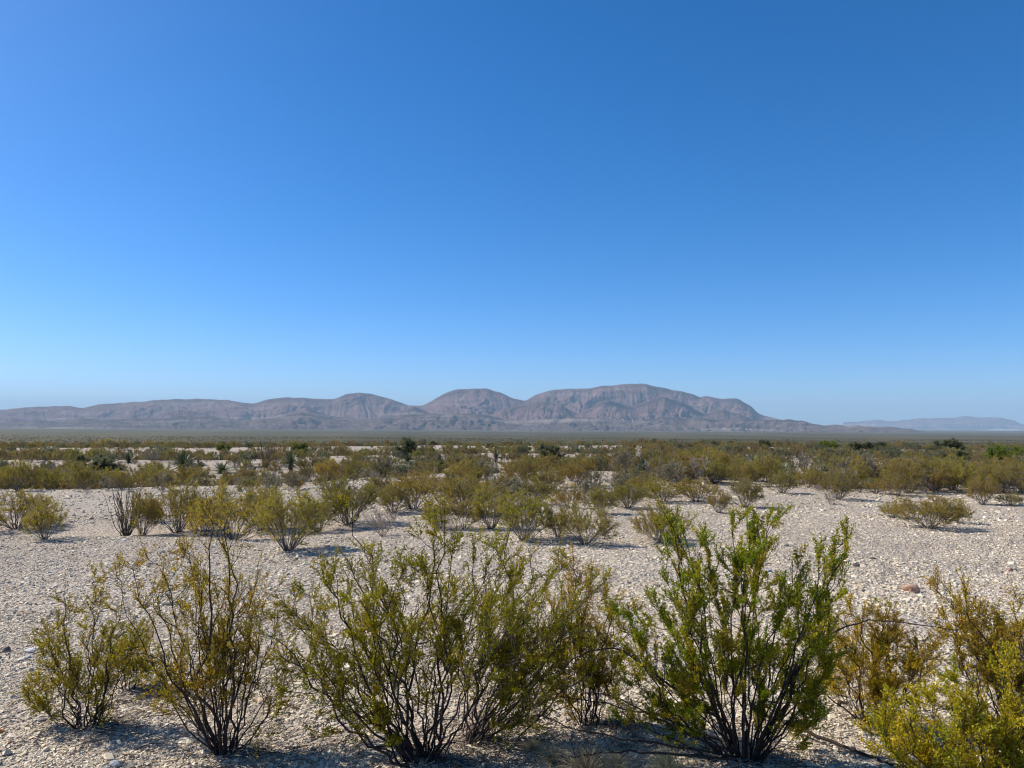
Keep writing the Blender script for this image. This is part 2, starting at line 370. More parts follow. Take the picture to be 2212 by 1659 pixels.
# ------------------------------------------------------------------ foreground bushes
def hero(name, basepx, tips, label, seed, extra=8, depth=.5, wig=.045, group="creosote bushes in the front row", bare=(), base_r=.008, **kw):
    base_r = base_r * .86
    b = np.array(gp(*basepx)); g = np.random.default_rng(seed)
    pts = []
    hw = max(abs(at(t[0], t[1], b[1])[0] - b[0]) for t in tips)
    for t in tips:
        dy = t[2] if len(t) > 2 else g.uniform(-1, 1) * depth * hw
        pts.append(at(t[0], t[1], b[1] + dy) - b)
    pts = np.array(pts) * np.array([1.02, 1, .90])
    ex = []
    for i in range(extra):
        i1, i2 = g.integers(0, len(pts), 2); w = g.uniform(.2, .8)
        p = (pts[i1] * w + pts[i2] * (1 - w)) * g.uniform(.55, .92)
        p[1] = g.uniform(-1, 1) * depth * 1.3 * hw * (p[2] / pts[:, 2].max()) ** .5; p[2] = max(p[2], .12); ex.append(p)
    allp = np.concatenate([pts, np.array(ex).reshape(-1, 3)])
    mains = main_stems(g, allp, wig=wig, brad=.045)
    kw.setdefault('s0', .34); geo = shrub_geo(seed + 1, mains, base_r, **kw)
    st = geo[0]
    for pl in bare:     # bare branches given as picture points at the bush's own depth (+ offset)
        P = np.array([at(q[0], q[1], b[1] + q[2]) - b for q in pl])
        t = np.linspace(0, len(P) - 1, 16); P = np.stack([np.interp(t, range(len(P)), P[:, i]) for i in range(3)], -1)
        P[1:-1] = (P[:-2] + 2 * P[1:-1] + P[2:]) / 4; P += g.normal(0, .006, P.shape)
        q = g.integers(4, 15, 7); sh = shoots(g, P[q], nrm(g.normal(0, 1, (7, 3)) + [0, 0, .2]), g.uniform(.05, .22, 7), 6, .0, .25)
        V2, F2_ = tubes(sh, np.linspace(1, .4, 6)[None] * np.full((7, 1), .0022), 4); st = (np.concatenate([st[0], V2]), np.concatenate([st[1], F2_ + len(st[0])]), np.concatenate([st[2], np.repeat((BARK_D * 1.5)[None], len(V2), 0)]))
        st = add_tubes(st, P, np.linspace(1, .25, 16) * base_r * .8, BARK_D * 1.3)
    return thing_shrub(name, b, (st, geo[1]), label, "bush", group)

P_DULL = ((OLIVE, .45), (GREEN, .22), (RUST, .33)); P_MID = ((OLIVE, .48), (GREEN, .36), (RUST, .16)); P_LUSH = ((LUSH, .36), (OLIVE, .30), (GREEN, .12), (RUST, .22))
P_NEAR = ((np.array([.30, .30, .02]), .4), (GOLD, .52), (GREEN, .08)); P_RUSTY = ((RUST, .45), (OLIVE, .4), (GREEN, .15))

hero("creosote_bush", (185, 1572), [(62, 1498), (86, 1527), (77, 1459), (95, 1373), (104, 1349), (125, 1310), (143, 1262), (208, 1232), (214, 1262), (262, 1268), (306, 1340), (298, 1370), (223, 1534), (150, 1380), (190, 1360), (240, 1400), (120, 1440), (170, 1440), (225, 1330)],
     "sparse small creosote bush at far left with dark stems fanning from one point", 11, extra=5, sec=6, ter=4, lpt=20, pal=P_DULL, dead=.12, base_r=.0075)
hero("creosote_bush", (277, 1489), [(306, 1345), (253, 1415), (327, 1420), (283, 1373), (240, 1430), (318, 1385), (262, 1390)],
     "low creosote bush half hidden behind the gap between the two leftmost front bushes", 21, extra=4, sec=5, ter=4, lpt=16, pal=P_DULL, base_r=.006)
hero("creosote_bush", (488, 1626), [(253, 1200), (290, 1172), (350, 1146), (411, 1146), (330, 1215), (455, 1048), (500, 1036), (478, 1090), (559, 1200), (575, 1250), (600, 1300), (635, 1370), (648, 1432), (610, 1480), (350, 1455), (338, 1425), (400, 1290), (430, 1240), (470, 1250), (520, 1230), (380, 1400), (345, 1380), (540, 1330), (500, 1340), (450, 1380)],
     "tall open creosote bush second from left with one long stem rising above the rest", 31, extra=9, sec=7, ter=4, lpt=17, pal=P_DULL, dead=.12, base_r=.0095, wig=.03, depth=.4)
hero("creosote_bush", (913, 1647), [(603, 1254), (618, 1421), (580, 1330), (640, 1290), (678, 1237), (700, 1190), (740, 1140), (765, 1040), (803, 1160), (850, 1200), (880, 1160), (942, 1079), (958, 1040), (977, 1124), (920, 1180), (1003, 1190), (1040, 1240), (1060, 1300), (760, 1250), (800, 1280), (680, 1350), (720, 1400), (1080, 1380), (740, 1500), (780, 1540), (1000, 1300), (860, 1300), (940, 1280), (1100, 1230), (650, 1380), (1050, 1180)],
     "widest dense olive creosote bush in the middle of the front row", 41, extra=8, sec=7, ter=5, lpt=23, pal=P_MID, dead=.04, base_r=.0105, depth=.45)
hero("creosote_bush", (1002, 1602), [(1145, 1150), (1106, 1070), (1200, 1185), (1240, 1230), (1250, 1300), (1230, 1330), (1180, 1215), (1080, 1150), (1032, 1125), (1262, 1380), (1100, 1240), (1200, 1420), (1150, 1300), (1060, 1250), (1180, 1360), (1215, 1270), (1300, 1215), (1310, 1400), (1180, 1480), (1230, 1450), (1130, 1440)],
     "grey stemmed creosote bush leaning right, its base just behind the widest front bush", 51, extra=12, sec=8, ter=5, lpt=22, pal=P_MID, dead=.15, bark=BARK_D * 1.9, base_r=.010, depth=.4)
hero("creosote_bush", (1271, 1566), [(1180, 1340), (1240, 1165), (1275, 1195), (1190, 1270), (1305, 1225), (1325, 1290), (1230, 1240), (1200, 1400), (1345, 1400), (1270, 1330), (1290, 1430), (1215, 1330), (1330, 1470), (1195, 1480), (1310, 1370)],
     "thin wispy creosote bush between the widest bush and the bright green one", 61, extra=9, sec=7, ter=5, lpt=19, pal=P_DULL, dead=.15, base_r=.007)
hero("creosote_bush", (1610, 1642), [(1432, 1040, 0), (1450, 1078, .1), (1472, 1080, -.1), (1629, 1040, 0), (1612, 1075), (1580, 1060), (1655, 1085, .05), (1654, 1148), (1519, 1112), (1825, 1088, 0), (1800, 1130, .05), (1780, 1190), (1765, 1141), (1708, 1165), (1690, 1210), (1725, 1261), (1761, 1297), (1793, 1333), (1793, 1407), (1416, 1250), (1434, 1283), (1352, 1297), (1335, 1354), (1384, 1389), (1360, 1446), (1455, 1222), (1626, 1230), (1747, 1496), (1500, 1250), (1540, 1210), (1570, 1300), (1620, 1350), (1660, 1400), (1500, 1400), (1450, 1400), (1700, 1350), (1560, 1420), (1480, 1500), (1780, 1440), (1640, 1500), (1720, 1430), (1480, 1320), (1590, 1250), (1760, 1370), (1400, 1500), (1430, 1560), (1345, 1520), (1460, 1450), (1780, 1530)],
     "tallest bright green creosote bush with upright leafy plumes, right of centre in the front row", 71, extra=1, sec=5, ter=6, lpt=32, leaf=(.0125, .0072), pal=P_LUSH, dead=.03, base_r=.0105, plume=.35, depth=.42, wig=.03,
     bare=[[(1600, 1630, 0), (1500, 1590, -.05), (1400, 1540, -.1), (1300, 1500, -.1), (1207, 1482, -.1)], [(1560, 1600, 0), (1420, 1545, .1), (1300, 1520, .15), (1207, 1503, .2)],
           [(1590, 1636, 0), (1460, 1612, -.15), (1320, 1590, -.2), (1207, 1567, -.1), (1150, 1535, 0)], [(1590, 1636, -.1), (1400, 1625, -.2), (1300, 1622, -.2), (1228, 1638, -.2)],
           [(1650, 1600, 0), (1700, 1470, 0), (1740, 1411, .05), (1775, 1379, .1), (1817, 1354, .1), (1857, 1338, .1), (1917, 1340, .1), (1990, 1347, .1), (2068, 1362, .1)],
           [(1560, 1560, 0), (1450, 1480, 0), (1340, 1400, 0), (1290, 1405, 0), (1240, 1420, 0), (1200, 1460, 0)]])
hero("creosote_bush", (1889, 1567), [(1755, 1452), (1804, 1330), (1837, 1291), (1864, 1288), (1895, 1310), (1913, 1297), (1932, 1302), (2028, 1398), (1979, 1430), (1783, 1398), (1800, 1470), (1850, 1370), (1900, 1390), (1940, 1370), (1990, 1375), (1820, 1420)],
     "thin dull creosote bush just right of the bright green one, under the arching bare branch", 81, extra=8, sec=7, ter=5, lpt=20, pal=P_DULL, dead=.08, base_r=.008)
hero("creosote_bush", (2215, 1600), [(2077, 1207), (2028, 1220), (2091, 1250), (2205, 1275), (2129, 1294), (2160, 1320), (2250, 1250), (2320, 1300), (2060, 1340), (2040, 1290), (2280, 1400), (2130, 1400), (2190, 1340), (2110, 1340)],
     "rusty brown open creosote bush at the right edge behind the yellow green one", 91, extra=8, sec=7, ter=5, lpt=24, pal=P_RUSTY, dead=.1, base_r=.010)
hero("creosote_bush", (2170, 1900), [(1902, 1547), (1918, 1493), (1959, 1471), (2014, 1468), (2055, 1473), (2104, 1389), (2150, 1397), (2190, 1400), (2077, 1520), (2109, 1487), (2191, 1493), (1946, 1561), (2000, 1610), (2055, 1615), (2240, 1420), (2260, 1520), (2130, 1560), (2300, 1460), (2350, 1600), (2180, 1600), (2060, 1420), (2090, 1650), (1970, 1520)],
     "yellow green creosote bush closest to the camera in the lower right corner", 101, extra=6, sec=6, ter=5, lpt=28, pal=P_NEAR, dead=.08, base_r=.009, plume=.2, depth=.35, leaf=(.011, .0065))

# fallen bare branch on the ground right of the green bush
def fallen(px, label, r0=.011):
    P = []
    for q in px:
        x, y, z = gp(q[0], q[1]); P.append((x, y, z + (q[2] if len(q) > 2 else .012)))
    P = np.array(P); b = P[0].copy(); P = P - b
    t = np.linspace(0, len(P) - 1, 20); P = np.stack([np.interp(t, range(len(P)), P[:, i]) for i in range(3)], -1)
    g = np.random.default_rng(5); P += g.normal(0, .004, P.shape)
    V, F = tubes(P[None], np.linspace(1, .5, 20)[None] * r0, 6); C = np.repeat((BARK_D * 1.2)[None], len(V), 0)
    sp = [P[9], P[9] + (.02, -.03, -.02), P[9] + (.015, -.07, -.03)]; sp = np.array(sp)[None]
    V2, F2_ = tubes(sp, np.array([[.005, .004, .003]]), 5)
    V = np.concatenate([V, V2]); F = np.concatenate([F, F2_ + len(C)]); C = np.concatenate([C, np.repeat((BARK_D * 1.2)[None], len(V2), 0)])
    o = link("fallen_branch", mesh("fallen_branch", V, F, M_BARK, C, True), loc=b); tag(o, label, "branch")
fallen([(1668, 1568, .05), (1745, 1600, .05), (1810, 1618, .03), (1870, 1635), (1930, 1655), (2000, 1672)], "long dark fallen branch on the gravel right of the bright green bush's base")

def litter():
    g = np.random.default_rng(55); P = []
    for bx in [(185, 1572), (277, 1489), (488, 1626), (913, 1647), (1002, 1602), (1271, 1566), (1610, 1642), (1889, 1567), (2215, 1600)]:
        b = gp(*bx); n = 420
        r = np.abs(g.normal(0, .38, n)); a = g.uniform(0, 6.28, n); P.append(np.stack([b[0] + r * np.cos(a) + .15, b[1] + r * np.sin(a)], -1))
    n = 700; yy = g.uniform(3.2, 14, n); P.append(np.stack([g.uniform(-.75, .75, n) * yy, yy], -1))
    P = np.concatenate(P); n = len(P); th = g.uniform(0, 6.28, n); L = g.uniform(.02, .14, n)
    t = np.linspace(-.5, .5, 4)[None]; bend = g.normal(0, .12, (n, 1)) * (4 * t * t) * L[:, None]
    X = P[:, :1] + np.cos(th)[:, None] * t * L[:, None] - np.sin(th)[:, None] * bend; Y = P[:, 1:] + np.sin(th)[:, None] * t * L[:, None] + np.cos(th)[:, None] * bend
    Z = H(X, Y) + .010 + g.uniform(0, .012, (n, 1)) + g.normal(0, .08, (n, 1)) * t * L[:, None]
    V, F = tubes(np.stack([X, Y, Z], -1), g.uniform(.0012, .0028, (n, 1)) * np.ones((1, 4)), 3)
    C = np.repeat(np.array([[.16, .12, .09], [.34, .27, .2], [.08, .06, .05], [.46, .39, .3]])[g.integers(0, 4, n)], 12, 0)
    o = link("twig_litter", mesh("twig_litter", V, F, M_BARK, C)); tag(o, "dry twigs and crumbs littering the gravel under the bushes", "litter", kind="stuff")
litter()

# ------------------------------------------------------------------ rocks
def ico(sub):
    import bmesh
    bm = bmesh.new(); bmesh.ops.create_icosphere(bm, subdivisions=sub, radius=1)
    V = np.array([v.co[:] for v in bm.verts]); F = np.array([[v.index for v in f.verts] for f in bm.faces]); bm.free(); return V, F
IV, IF = ico(4)
def rock(name, px, wpx, ratio, depthr, col, label, seed, flat=.6, group=None):
    b = np.array(gp(*px)); w = wpx / F2 * b[1] * .5
    g = np.random.default_rng(seed); D = IV.copy()
    r = np.ones(len(D))
    for i in range(11):       # planar facets
        nv = nrm(g.normal(0, 1, 3)); h = g.uniform(.62, .95); dd = D @ nv
        r = np.minimum(r, np.where(dd > .05, h / np.maximum(dd, .05), 9))
    V = D * r[:, None]; V += D * (.05 * fbm(V[:, 0] * 2.2 + seed, V[:, 1] * 2.2 + V[:, 2], seed, 4))[:, None]
    V = V * np.array([w, w * depthr, w * ratio]); V[:, 2] += w * ratio * .45
    C = col[None] * (1 + .22 * fbm(D[:, 0] * 2, D[:, 1] * 2 + D[:, 2], seed + 3, 3))[:, None]
    o = link(name, mesh(name, V, IF, M_ROCK, np.clip(C, 0, .8), False), loc=b); o.rotation_euler[2] = g.uniform(-.3, .3)
    return tag(o, label, "rock", group)
TAN = np.array([.42, .25, .165]); DK = np.array([.13, .105, .095]); WH = np.array([.62, .60, .57]); GR = np.array([.33, .33, .33]); CR = np.array([.60, .52, .42]); OR = np.array([.46, .20, .07])
rock("rock", (1968, 1278), 36, .62, .8, TAN, "rounded reddish brown rock alone on the gravel at right", 1)
rock("rock", (1850, 1223), 17, .62, .8, DK, "dark pointed rock on the gravel, left of the leafless seedling", 2)
rock("rock", (1885, 1208), 14, .55, .8, DK * 1.3, "small dark brown rock just above the leafless seedling", 3)
rock("rock", (12, 1408), 20, .85, .8, DK * 1.25, "dark brown angular rock at the left edge of the gravel", 4)
rock("rock", (66, 1409), 26, .45, .8, WH, "largest white rock left of the far left front bush", 5)
rock("rock", (58, 1421), 14, .6, .8, WH * .95, "small white rock touching the lower edge of the big white rock", 6)
rock("rock", (78, 1400), 20, .2, .9, WH * 1.05, "thin white slab behind the big white rock", 7)
rock("rock", (250, 1656), 30, .6, .7, GR, "grey rounded rock at the bottom edge below the leftmost bush", 8)
rock("rock", (228, 1664), 20, .55, .7, GR * .9, "grey rock at the bottom edge, the left of two touching", 9)
rock("rock", (72, 1513), 15, .6, .8, CR, "cream rock on the gravel left of the leftmost bush's base", 10)
rock("rock", (92, 1557), 20, .4, .8, np.array([.2, .165, .16]), "purplish dark flat stone under the leftmost bush", 12)
rock("rock", (1, 1583), 18, .7, .8, OR, "orange stone at the left edge of the picture near the bottom", 13)
rock("rock", (28, 1592), 16, .45, .8, CR * 1.05, "cream flat stone beside the orange stone", 14)
rock("rock", (1130, 1549), 70, .30, .8, np.array([.56, .46, .38]), "broad flat pinkish slab on the ground between the middle bushes", 15)
rock("rock", (1078, 1566), 26, .75, .8, np.array([.36, .30, .26]), "short stump shaped rock at the left of the flat pinkish slab", 16)
rock("rock", (1248, 1651), 18, .8, .8, GR * .8, "grey blue round stone in the shade by the dry grass tuft", 17)
rock("rock", (268, 1168), 11, .6, .8, WH, "small white block on the gravel in front of the ocotillo", 18)
rock("rock", (1660, 1236), 16, .6, .8, GR * 1.1, "grey stone on the open gravel just right of the green bush's tip", 19)
rock("rock", (405, 1078), 14, .5, .8, WH, "pale stone beside the ocotillo", 20)
rock("rock", (2180, 1232), 16, .45, .8, TAN * .9, "reddish flat stone near the right edge above the rusty bush", 21)
rock("rock", (1960, 1022 + 100), 9, .6, .8, DK, "tiny dark stone below the low wide bush at right", 22)
rock("rock", (1700, 1180), 12, .5, .8, DK * 1.2, "small dark stone on the gravel between the green plumes", 23)
rock("rock", (130, 1170), 10, .5, .8, DK * 1.3, "small dark stone on the gravel left of the ocotillo wash", 24)

LPK = 1.0
# ------------------------------------------------------------------ prototypes for standing plants
def rad_tips(g, n, h, w, low=.25):
    a = g.uniform(0, 2 * np.pi, n); e = g.uniform(0, 1, n) ** .7
    r = w * .5 * (.25 + .75 * e) * g.uniform(.8, 1.1, n); z = h * (1 - (1 - low) * e ** 2.2 * g.uniform(.6, 1, n)) * g.uniform(.82, 1.04, n)
    return np.stack([np.cos(a) * r, np.sin(a) * r, z], -1)
F_A = ((np.array([.30, .245, .02]), .5), (np.array([.185, .195, .03]), .35), (np.array([.34, .23, .05]), .15)); F_B = ((np.array([.27, .215, .03]), .6), (np.array([.33, .205, .05]), .4)); F_C = ((np.array([.24, .20, .07]), .5), (np.array([.30, .18, .06]), .3), (GREEN * .8, .2))
PROTO = {}
def proto_shrub(key, seed, n, h, w, low=.3, **kw):
    g = np.random.default_rng(seed)
    m = main_stems(g, rad_tips(g, n, h, w, low), brad=.05, n=kw.pop("nm", 9), wig=kw.pop("wig", .035))
    (SV, SF, SC), (LV, LF, LC) = shrub_geo(seed + 1, m, kw.pop("base_r", .009), **kw)
    PROTO[key] = (mesh(key + "_stems", SV, SF, M_BARK, SC, True), mesh(key + "_foliage", LV, LF, M_LEAF, LC) if len(LV) else None)
def proto_whole(key):
    """one-mesh version (stems and leaves together) for plants a few pixels tall"""
    s, f = PROTO[key]; out = []
    for me in (s, f):
        if me is None: continue
        V = np.empty(len(me.vertices) * 3, np.float32); me.vertices.foreach_get("co", V)
        I = np.empty(len(me.loops), np.int32); me.loops.foreach_get("vertex_index", I)
        C = np.empty(len(me.vertices) * 4, np.float32); me.color_attributes["tint"].data.foreach_get("color", C)
        out.append((V.reshape(-1, 3), I.reshape(-1, 4), C.reshape(-1, 4)[:, :3]))
    V = np.concatenate([o[0] for o in out]); off = len(out[0][0])
    F = np.concatenate([out[0][1]] + [o[1] + off for o in out[1:]]); C = np.concatenate([o[2] for o in out])
    mi = np.concatenate([np.full(len(o[1]), i) for i, o in enumerate(out)])
    return mesh(key + "_whole", V, F, [M_BARK, M_LEAF], C, False, mi)
for i in range(6):      # 12-30 m away, 1.1 m tall
    proto_shrub("mid%d" % i, 200 + i * 3, 26 + i, 1.0, 1.4, .28, sec=10, ter=5, lpt=24, leaf=(.016, .0085), base_r=.010, sides=4,
                pal=[P_MID, P_DULL, P_RUSTY, P_MID, P_DULL, P_MID][i], bark=BARK_G * .7, dead=.06, twig_r=.003, ter_len=(.05, .13), sec_len=(.28, .50), s0=.25)
for i in range(5):      # 30-200 m away
    proto_shrub("far%d" % i, 260 + i * 3, 15, 1.0, 1.35, .32, sec=5, ter=4, lpt=10, leaf=(.042, .022), base_r=.011, sides=3,
                pal=[F_A, F_B, F_C, F_A, F_B][i], bark=BARK_G * .8, dead=.03, twig_r=.006, ter_len=(.08, .2), sec_len=(.25, .42), s0=.3, nm=6)
for i in range(2):      # leafless grey twigs
    proto_shrub("bare%d" % i, 300 + i * 3, 16, 1.0, 1.3, .35, sec=7, ter=5, lpt=1.2, leaf=(.02, .01), base_r=.009, sides=3, pal=((PALE, .6), (RUST, .4)), bark=BARK_G, twig_r=.004, s0=.2)
for i in range(2):      # grey-green brush
    proto_shrub("grey%d" % i, 310 + i * 3, 18, 1.0, 1.3, .25, sec=6, ter=5, lpt=9, leaf=(.045, .022), base_r=.012, sides=3, pal=((GREYG, .7), (DKGREEN, .3)), bark=BARK_G, twig_r=.005, s0=.25)
for i in range(2):      # dark mesquite / juniper-like trees
    proto_shrub("tree%d" % i, 320 + i * 3, 14, 1.0, 1.15, .18, sec=10, ter=9, lpt=12, leaf=(.05, .028), base_r=.022, sides=4, pal=((DKGREEN, .75), (GREYG, .25)), bark=BARK_D * 1.6, twig_r=.004, s0=.2, ter_len=(.08, .2))
proto_shrub("leafy0", 330, 16, 1.0, 1.3, .2, sec=9, ter=8, lpt=10, leaf=(.05, .028), base_r=.018, sides=4, pal=((np.array([.13, .17, .03]), .7), (GREEN, .3)), bark=BARK_D * 1.6, twig_r=.004, s0=.2, ter_len=(.08, .2))
proto_shrub("sage0", 333, 18, 1.0, 1.4, .3, sec=6, ter=5, lpt=7, leaf=(.04, .02), base_r=.01, sides=3, pal=((PALE * .8, .7), (GREYG, .3)), bark=BARK_G, twig_r=.004, s0=.25)
proto_shrub("yellow0", 336, 18, 1.0, 1.4, .3, sec=6, ter=5, lpt=8, leaf=(.05, .025), base_r=.01, sides=3, pal=((GOLD * .8, .6), (np.array([.22, .24, .05]), .4)), bark=BARK_G, twig_r=.004, s0=.25)
# small leafless seedling
proto_shrub("seedling", 340, 6, 1.0, 1.2, .35, sec=4, ter=3, lpt=.6, leaf=(.03, .014), base_r=.018, sides=4, pal=((PALE, .6), (RUST, .4)), bark=BARK_G, twig_r=.006, s0=.2)
WH_ = {k: proto_whole(k) for k in PROTO}

def blades(g, n, L, W, emin, emax, base=(0, 0, 0), droop=.1, cols=((GREYG, 1.),), r0=.03, ns=4):
    a = g.uniform(0, 2 * np.pi, n); e = np.radians(g.uniform(emin, emax, n)); l = L * g.uniform(.75, 1.1, n)
    d = np.stack([np.cos(a) * np.cos(e), np.sin(a) * np.cos(e), np.sin(e)], -1); side = np.stack([-np.sin(a), np.cos(a), 0 * a], -1)
    side = nrm(side + g.normal(0, .35, side.shape)); t = np.linspace(0, 1, ns)
    P = np.asarray(base) + d[:, None] * (r0 + t[None, :, None] * l[:, None, None]); P[..., 2] -= droop * l[:, None] * t[None] ** 2
    prof = np.array([.7, 1.0, .75, .05]) if ns == 4 else np.linspace(1, .05, ns)
    off = side[:, None] * (prof * W * .5)[None, :, None]
    V = np.stack([P - off, P + off], 2).reshape(-1, 3)
    i = (np.arange(n) * ns * 2)[:, None]; k = np.arange(ns - 1)[None] * 2
    F = np.stack([i + k, i + k + 1, i + k + 3, i + k + 2], -1).reshape(-1, 4)
    cs = np.array([c for c, w in cols]); w = np.array([w for c, w in cols]); C = cs[g.choice(len(cs), n, p=w / w.sum())] * g.uniform(.75, 1.3, (n, 1))
    return V, F, np.repeat(C, ns * 2, 0)
YG = np.array([.12, .145, .065]); YL = np.array([.24, .26, .14])
def yucca_parts(seed, h=1.0, trunk=.35, light=False, n=110):
    h = 1.18; g = np.random.default_rng(seed)
    c = ((YL, .6), (YG, .4)) if light else ((YG, .7), (DKGREEN, .3))
    ros = blades(g, n, h * .55, h * .045, -15, 88, (0, 0, trunk * h), .08, c)
    skirt = blades(g, 60, h * .36, h * .04, -80, -25, (0, 0, trunk * h * 1.0), .1, ((PALE * .45, .6), (BARK_G * .6, .4)))
    tp = np.array([[[0, 0, -.05], [0.01, 0, trunk * h * .5], [0, 0, trunk * h]]]); tr = tubes(tp, np.array([[.09, .08, .07]]) * h, 8)
    return (mesh("trunk", tr[0], tr[1], M_BARK, np.repeat((BARK_G * .6)[None], len(tr[0]), 0), True),
            mesh("leaf_rosette", *ros[:2], M_BLADE, ros[2]), mesh("dead_leaf_skirt", *skirt[:2], M_DRY, skirt[2]))
YUC = [yucca_parts(401, 1, .38), yucca_parts(402, 1, .12, n=80), yucca_parts(403, 1, .25, True, 90)]
def ocotillo_mesh(seed, n=22, h=1.0, w=.75):
    g = np.random.default_rng(seed); a = g.uniform(0, 2 * np.pi, n); e = g.uniform(.15, 1, n)
    tips = np.stack([np.cos(a) * e * w * .5, np.sin(a) * e * w * .5, h * g.uniform(.65, 1.02, n) * (1 - .15 * e)], -1)
    P = main_stems(g, tips, brad=.04, n=12, wig=.025, bow=.0)
    V, F = tubes(P, np.linspace(1, .45, 12)[None] * g.uniform(.0055, .0075, (n, 1)), 5)
    return mesh("ocotillo_wands", V, F, M_BARK, np.repeat(np.array([.15, .125, .09])[None] * g.uniform(.7, 1.3, (n, 1)), 60, 0), True)
OCO = [ocotillo_mesh(411, 34), ocotillo_mesh(412, 18, 1, .55)]
def tuft_mesh(seed, n=260, dirn=None):
    g = np.random.default_rng(seed)
    V, F, C = blades(g, n * 2, 1.0, .011, 25, 88, (0, 0, 0), .5, ((PALE * 1.6, .6), (PALE * 2.1, .3), (BARK_G, .1)), r0=.02, ns=5)
    return mesh("dry_grass_tuft", V, F, M_DRY, C)
TUF = [tuft_mesh(421), tuft_mesh(422)]

used = {}
def place(kind, loc, size, width=1.0, label=None, cat=None, group=None, whole=True, rz=None, name=None):
    """copy of a prototype: every plant is its own object (with parts when near enough to show them)"""
    rz = float(rng.uniform(0, 6.28)) if rz is None else rz
    sc = (size * width, size * width, size)
    if kind in WH_:
        if whole:
            o = link(name, WH_[kind], loc=loc); o.rotation_euler = (0, 0, rz); o.scale = sc
        else:
            o = empty(name, loc, rz, sc); s, f = PROTO[kind]; link("stems", s, o)
            if f: link("foliage", f, o)
    elif kind.startswith("yucca"):
        o = empty(name, loc, rz, sc); t, r_, s = YUC[int(kind[-1])]; link("trunk", t, o); link("leaf_rosette", r_, o); link("dead_leaf_skirt", s, o)
    elif kind.startswith("oco"): o = link(name, OCO[int(kind[-1])], loc=loc); o.rotation_euler = (0, 0, rz); o.scale = sc
    else: o = link(name, TUF[int(kind[-1])], loc=loc); o.rotation_euler = (0, 0, rz); o.scale = sc
    tag(o, label, cat, group); return o
TAKEN = []; SPECIAL = []
def px_place(kind, px, py, wpx, hpx, label, cat="bush", name="creosote_bush", group=None, whole=None):
    b = gp(px, py); D = b[1]; h = hpx / F2 * D; w = wpx / F2 * D
    nomw = {"mid": 1.25, "far": 1.35, "tree": 1.15, "yucca": 1.0, "oco0": .75, "oco1": .55, "tuft": 1.6}
    nw = next((v for k, v in nomw.items() if kind.startswith(k)), 1.3)
    TAKEN.append((b[0], b[1], w * .5))
    if D > 24 and not kind.startswith('tuft'): SPECIAL.append((b[0] / D, D, w * .5 / D, kind))
    return place(kind, b, h, min(max(w / nw / h, .5), 1.8), label, cat, group, whole=(D > 34) if whole is None else whole, name=name)

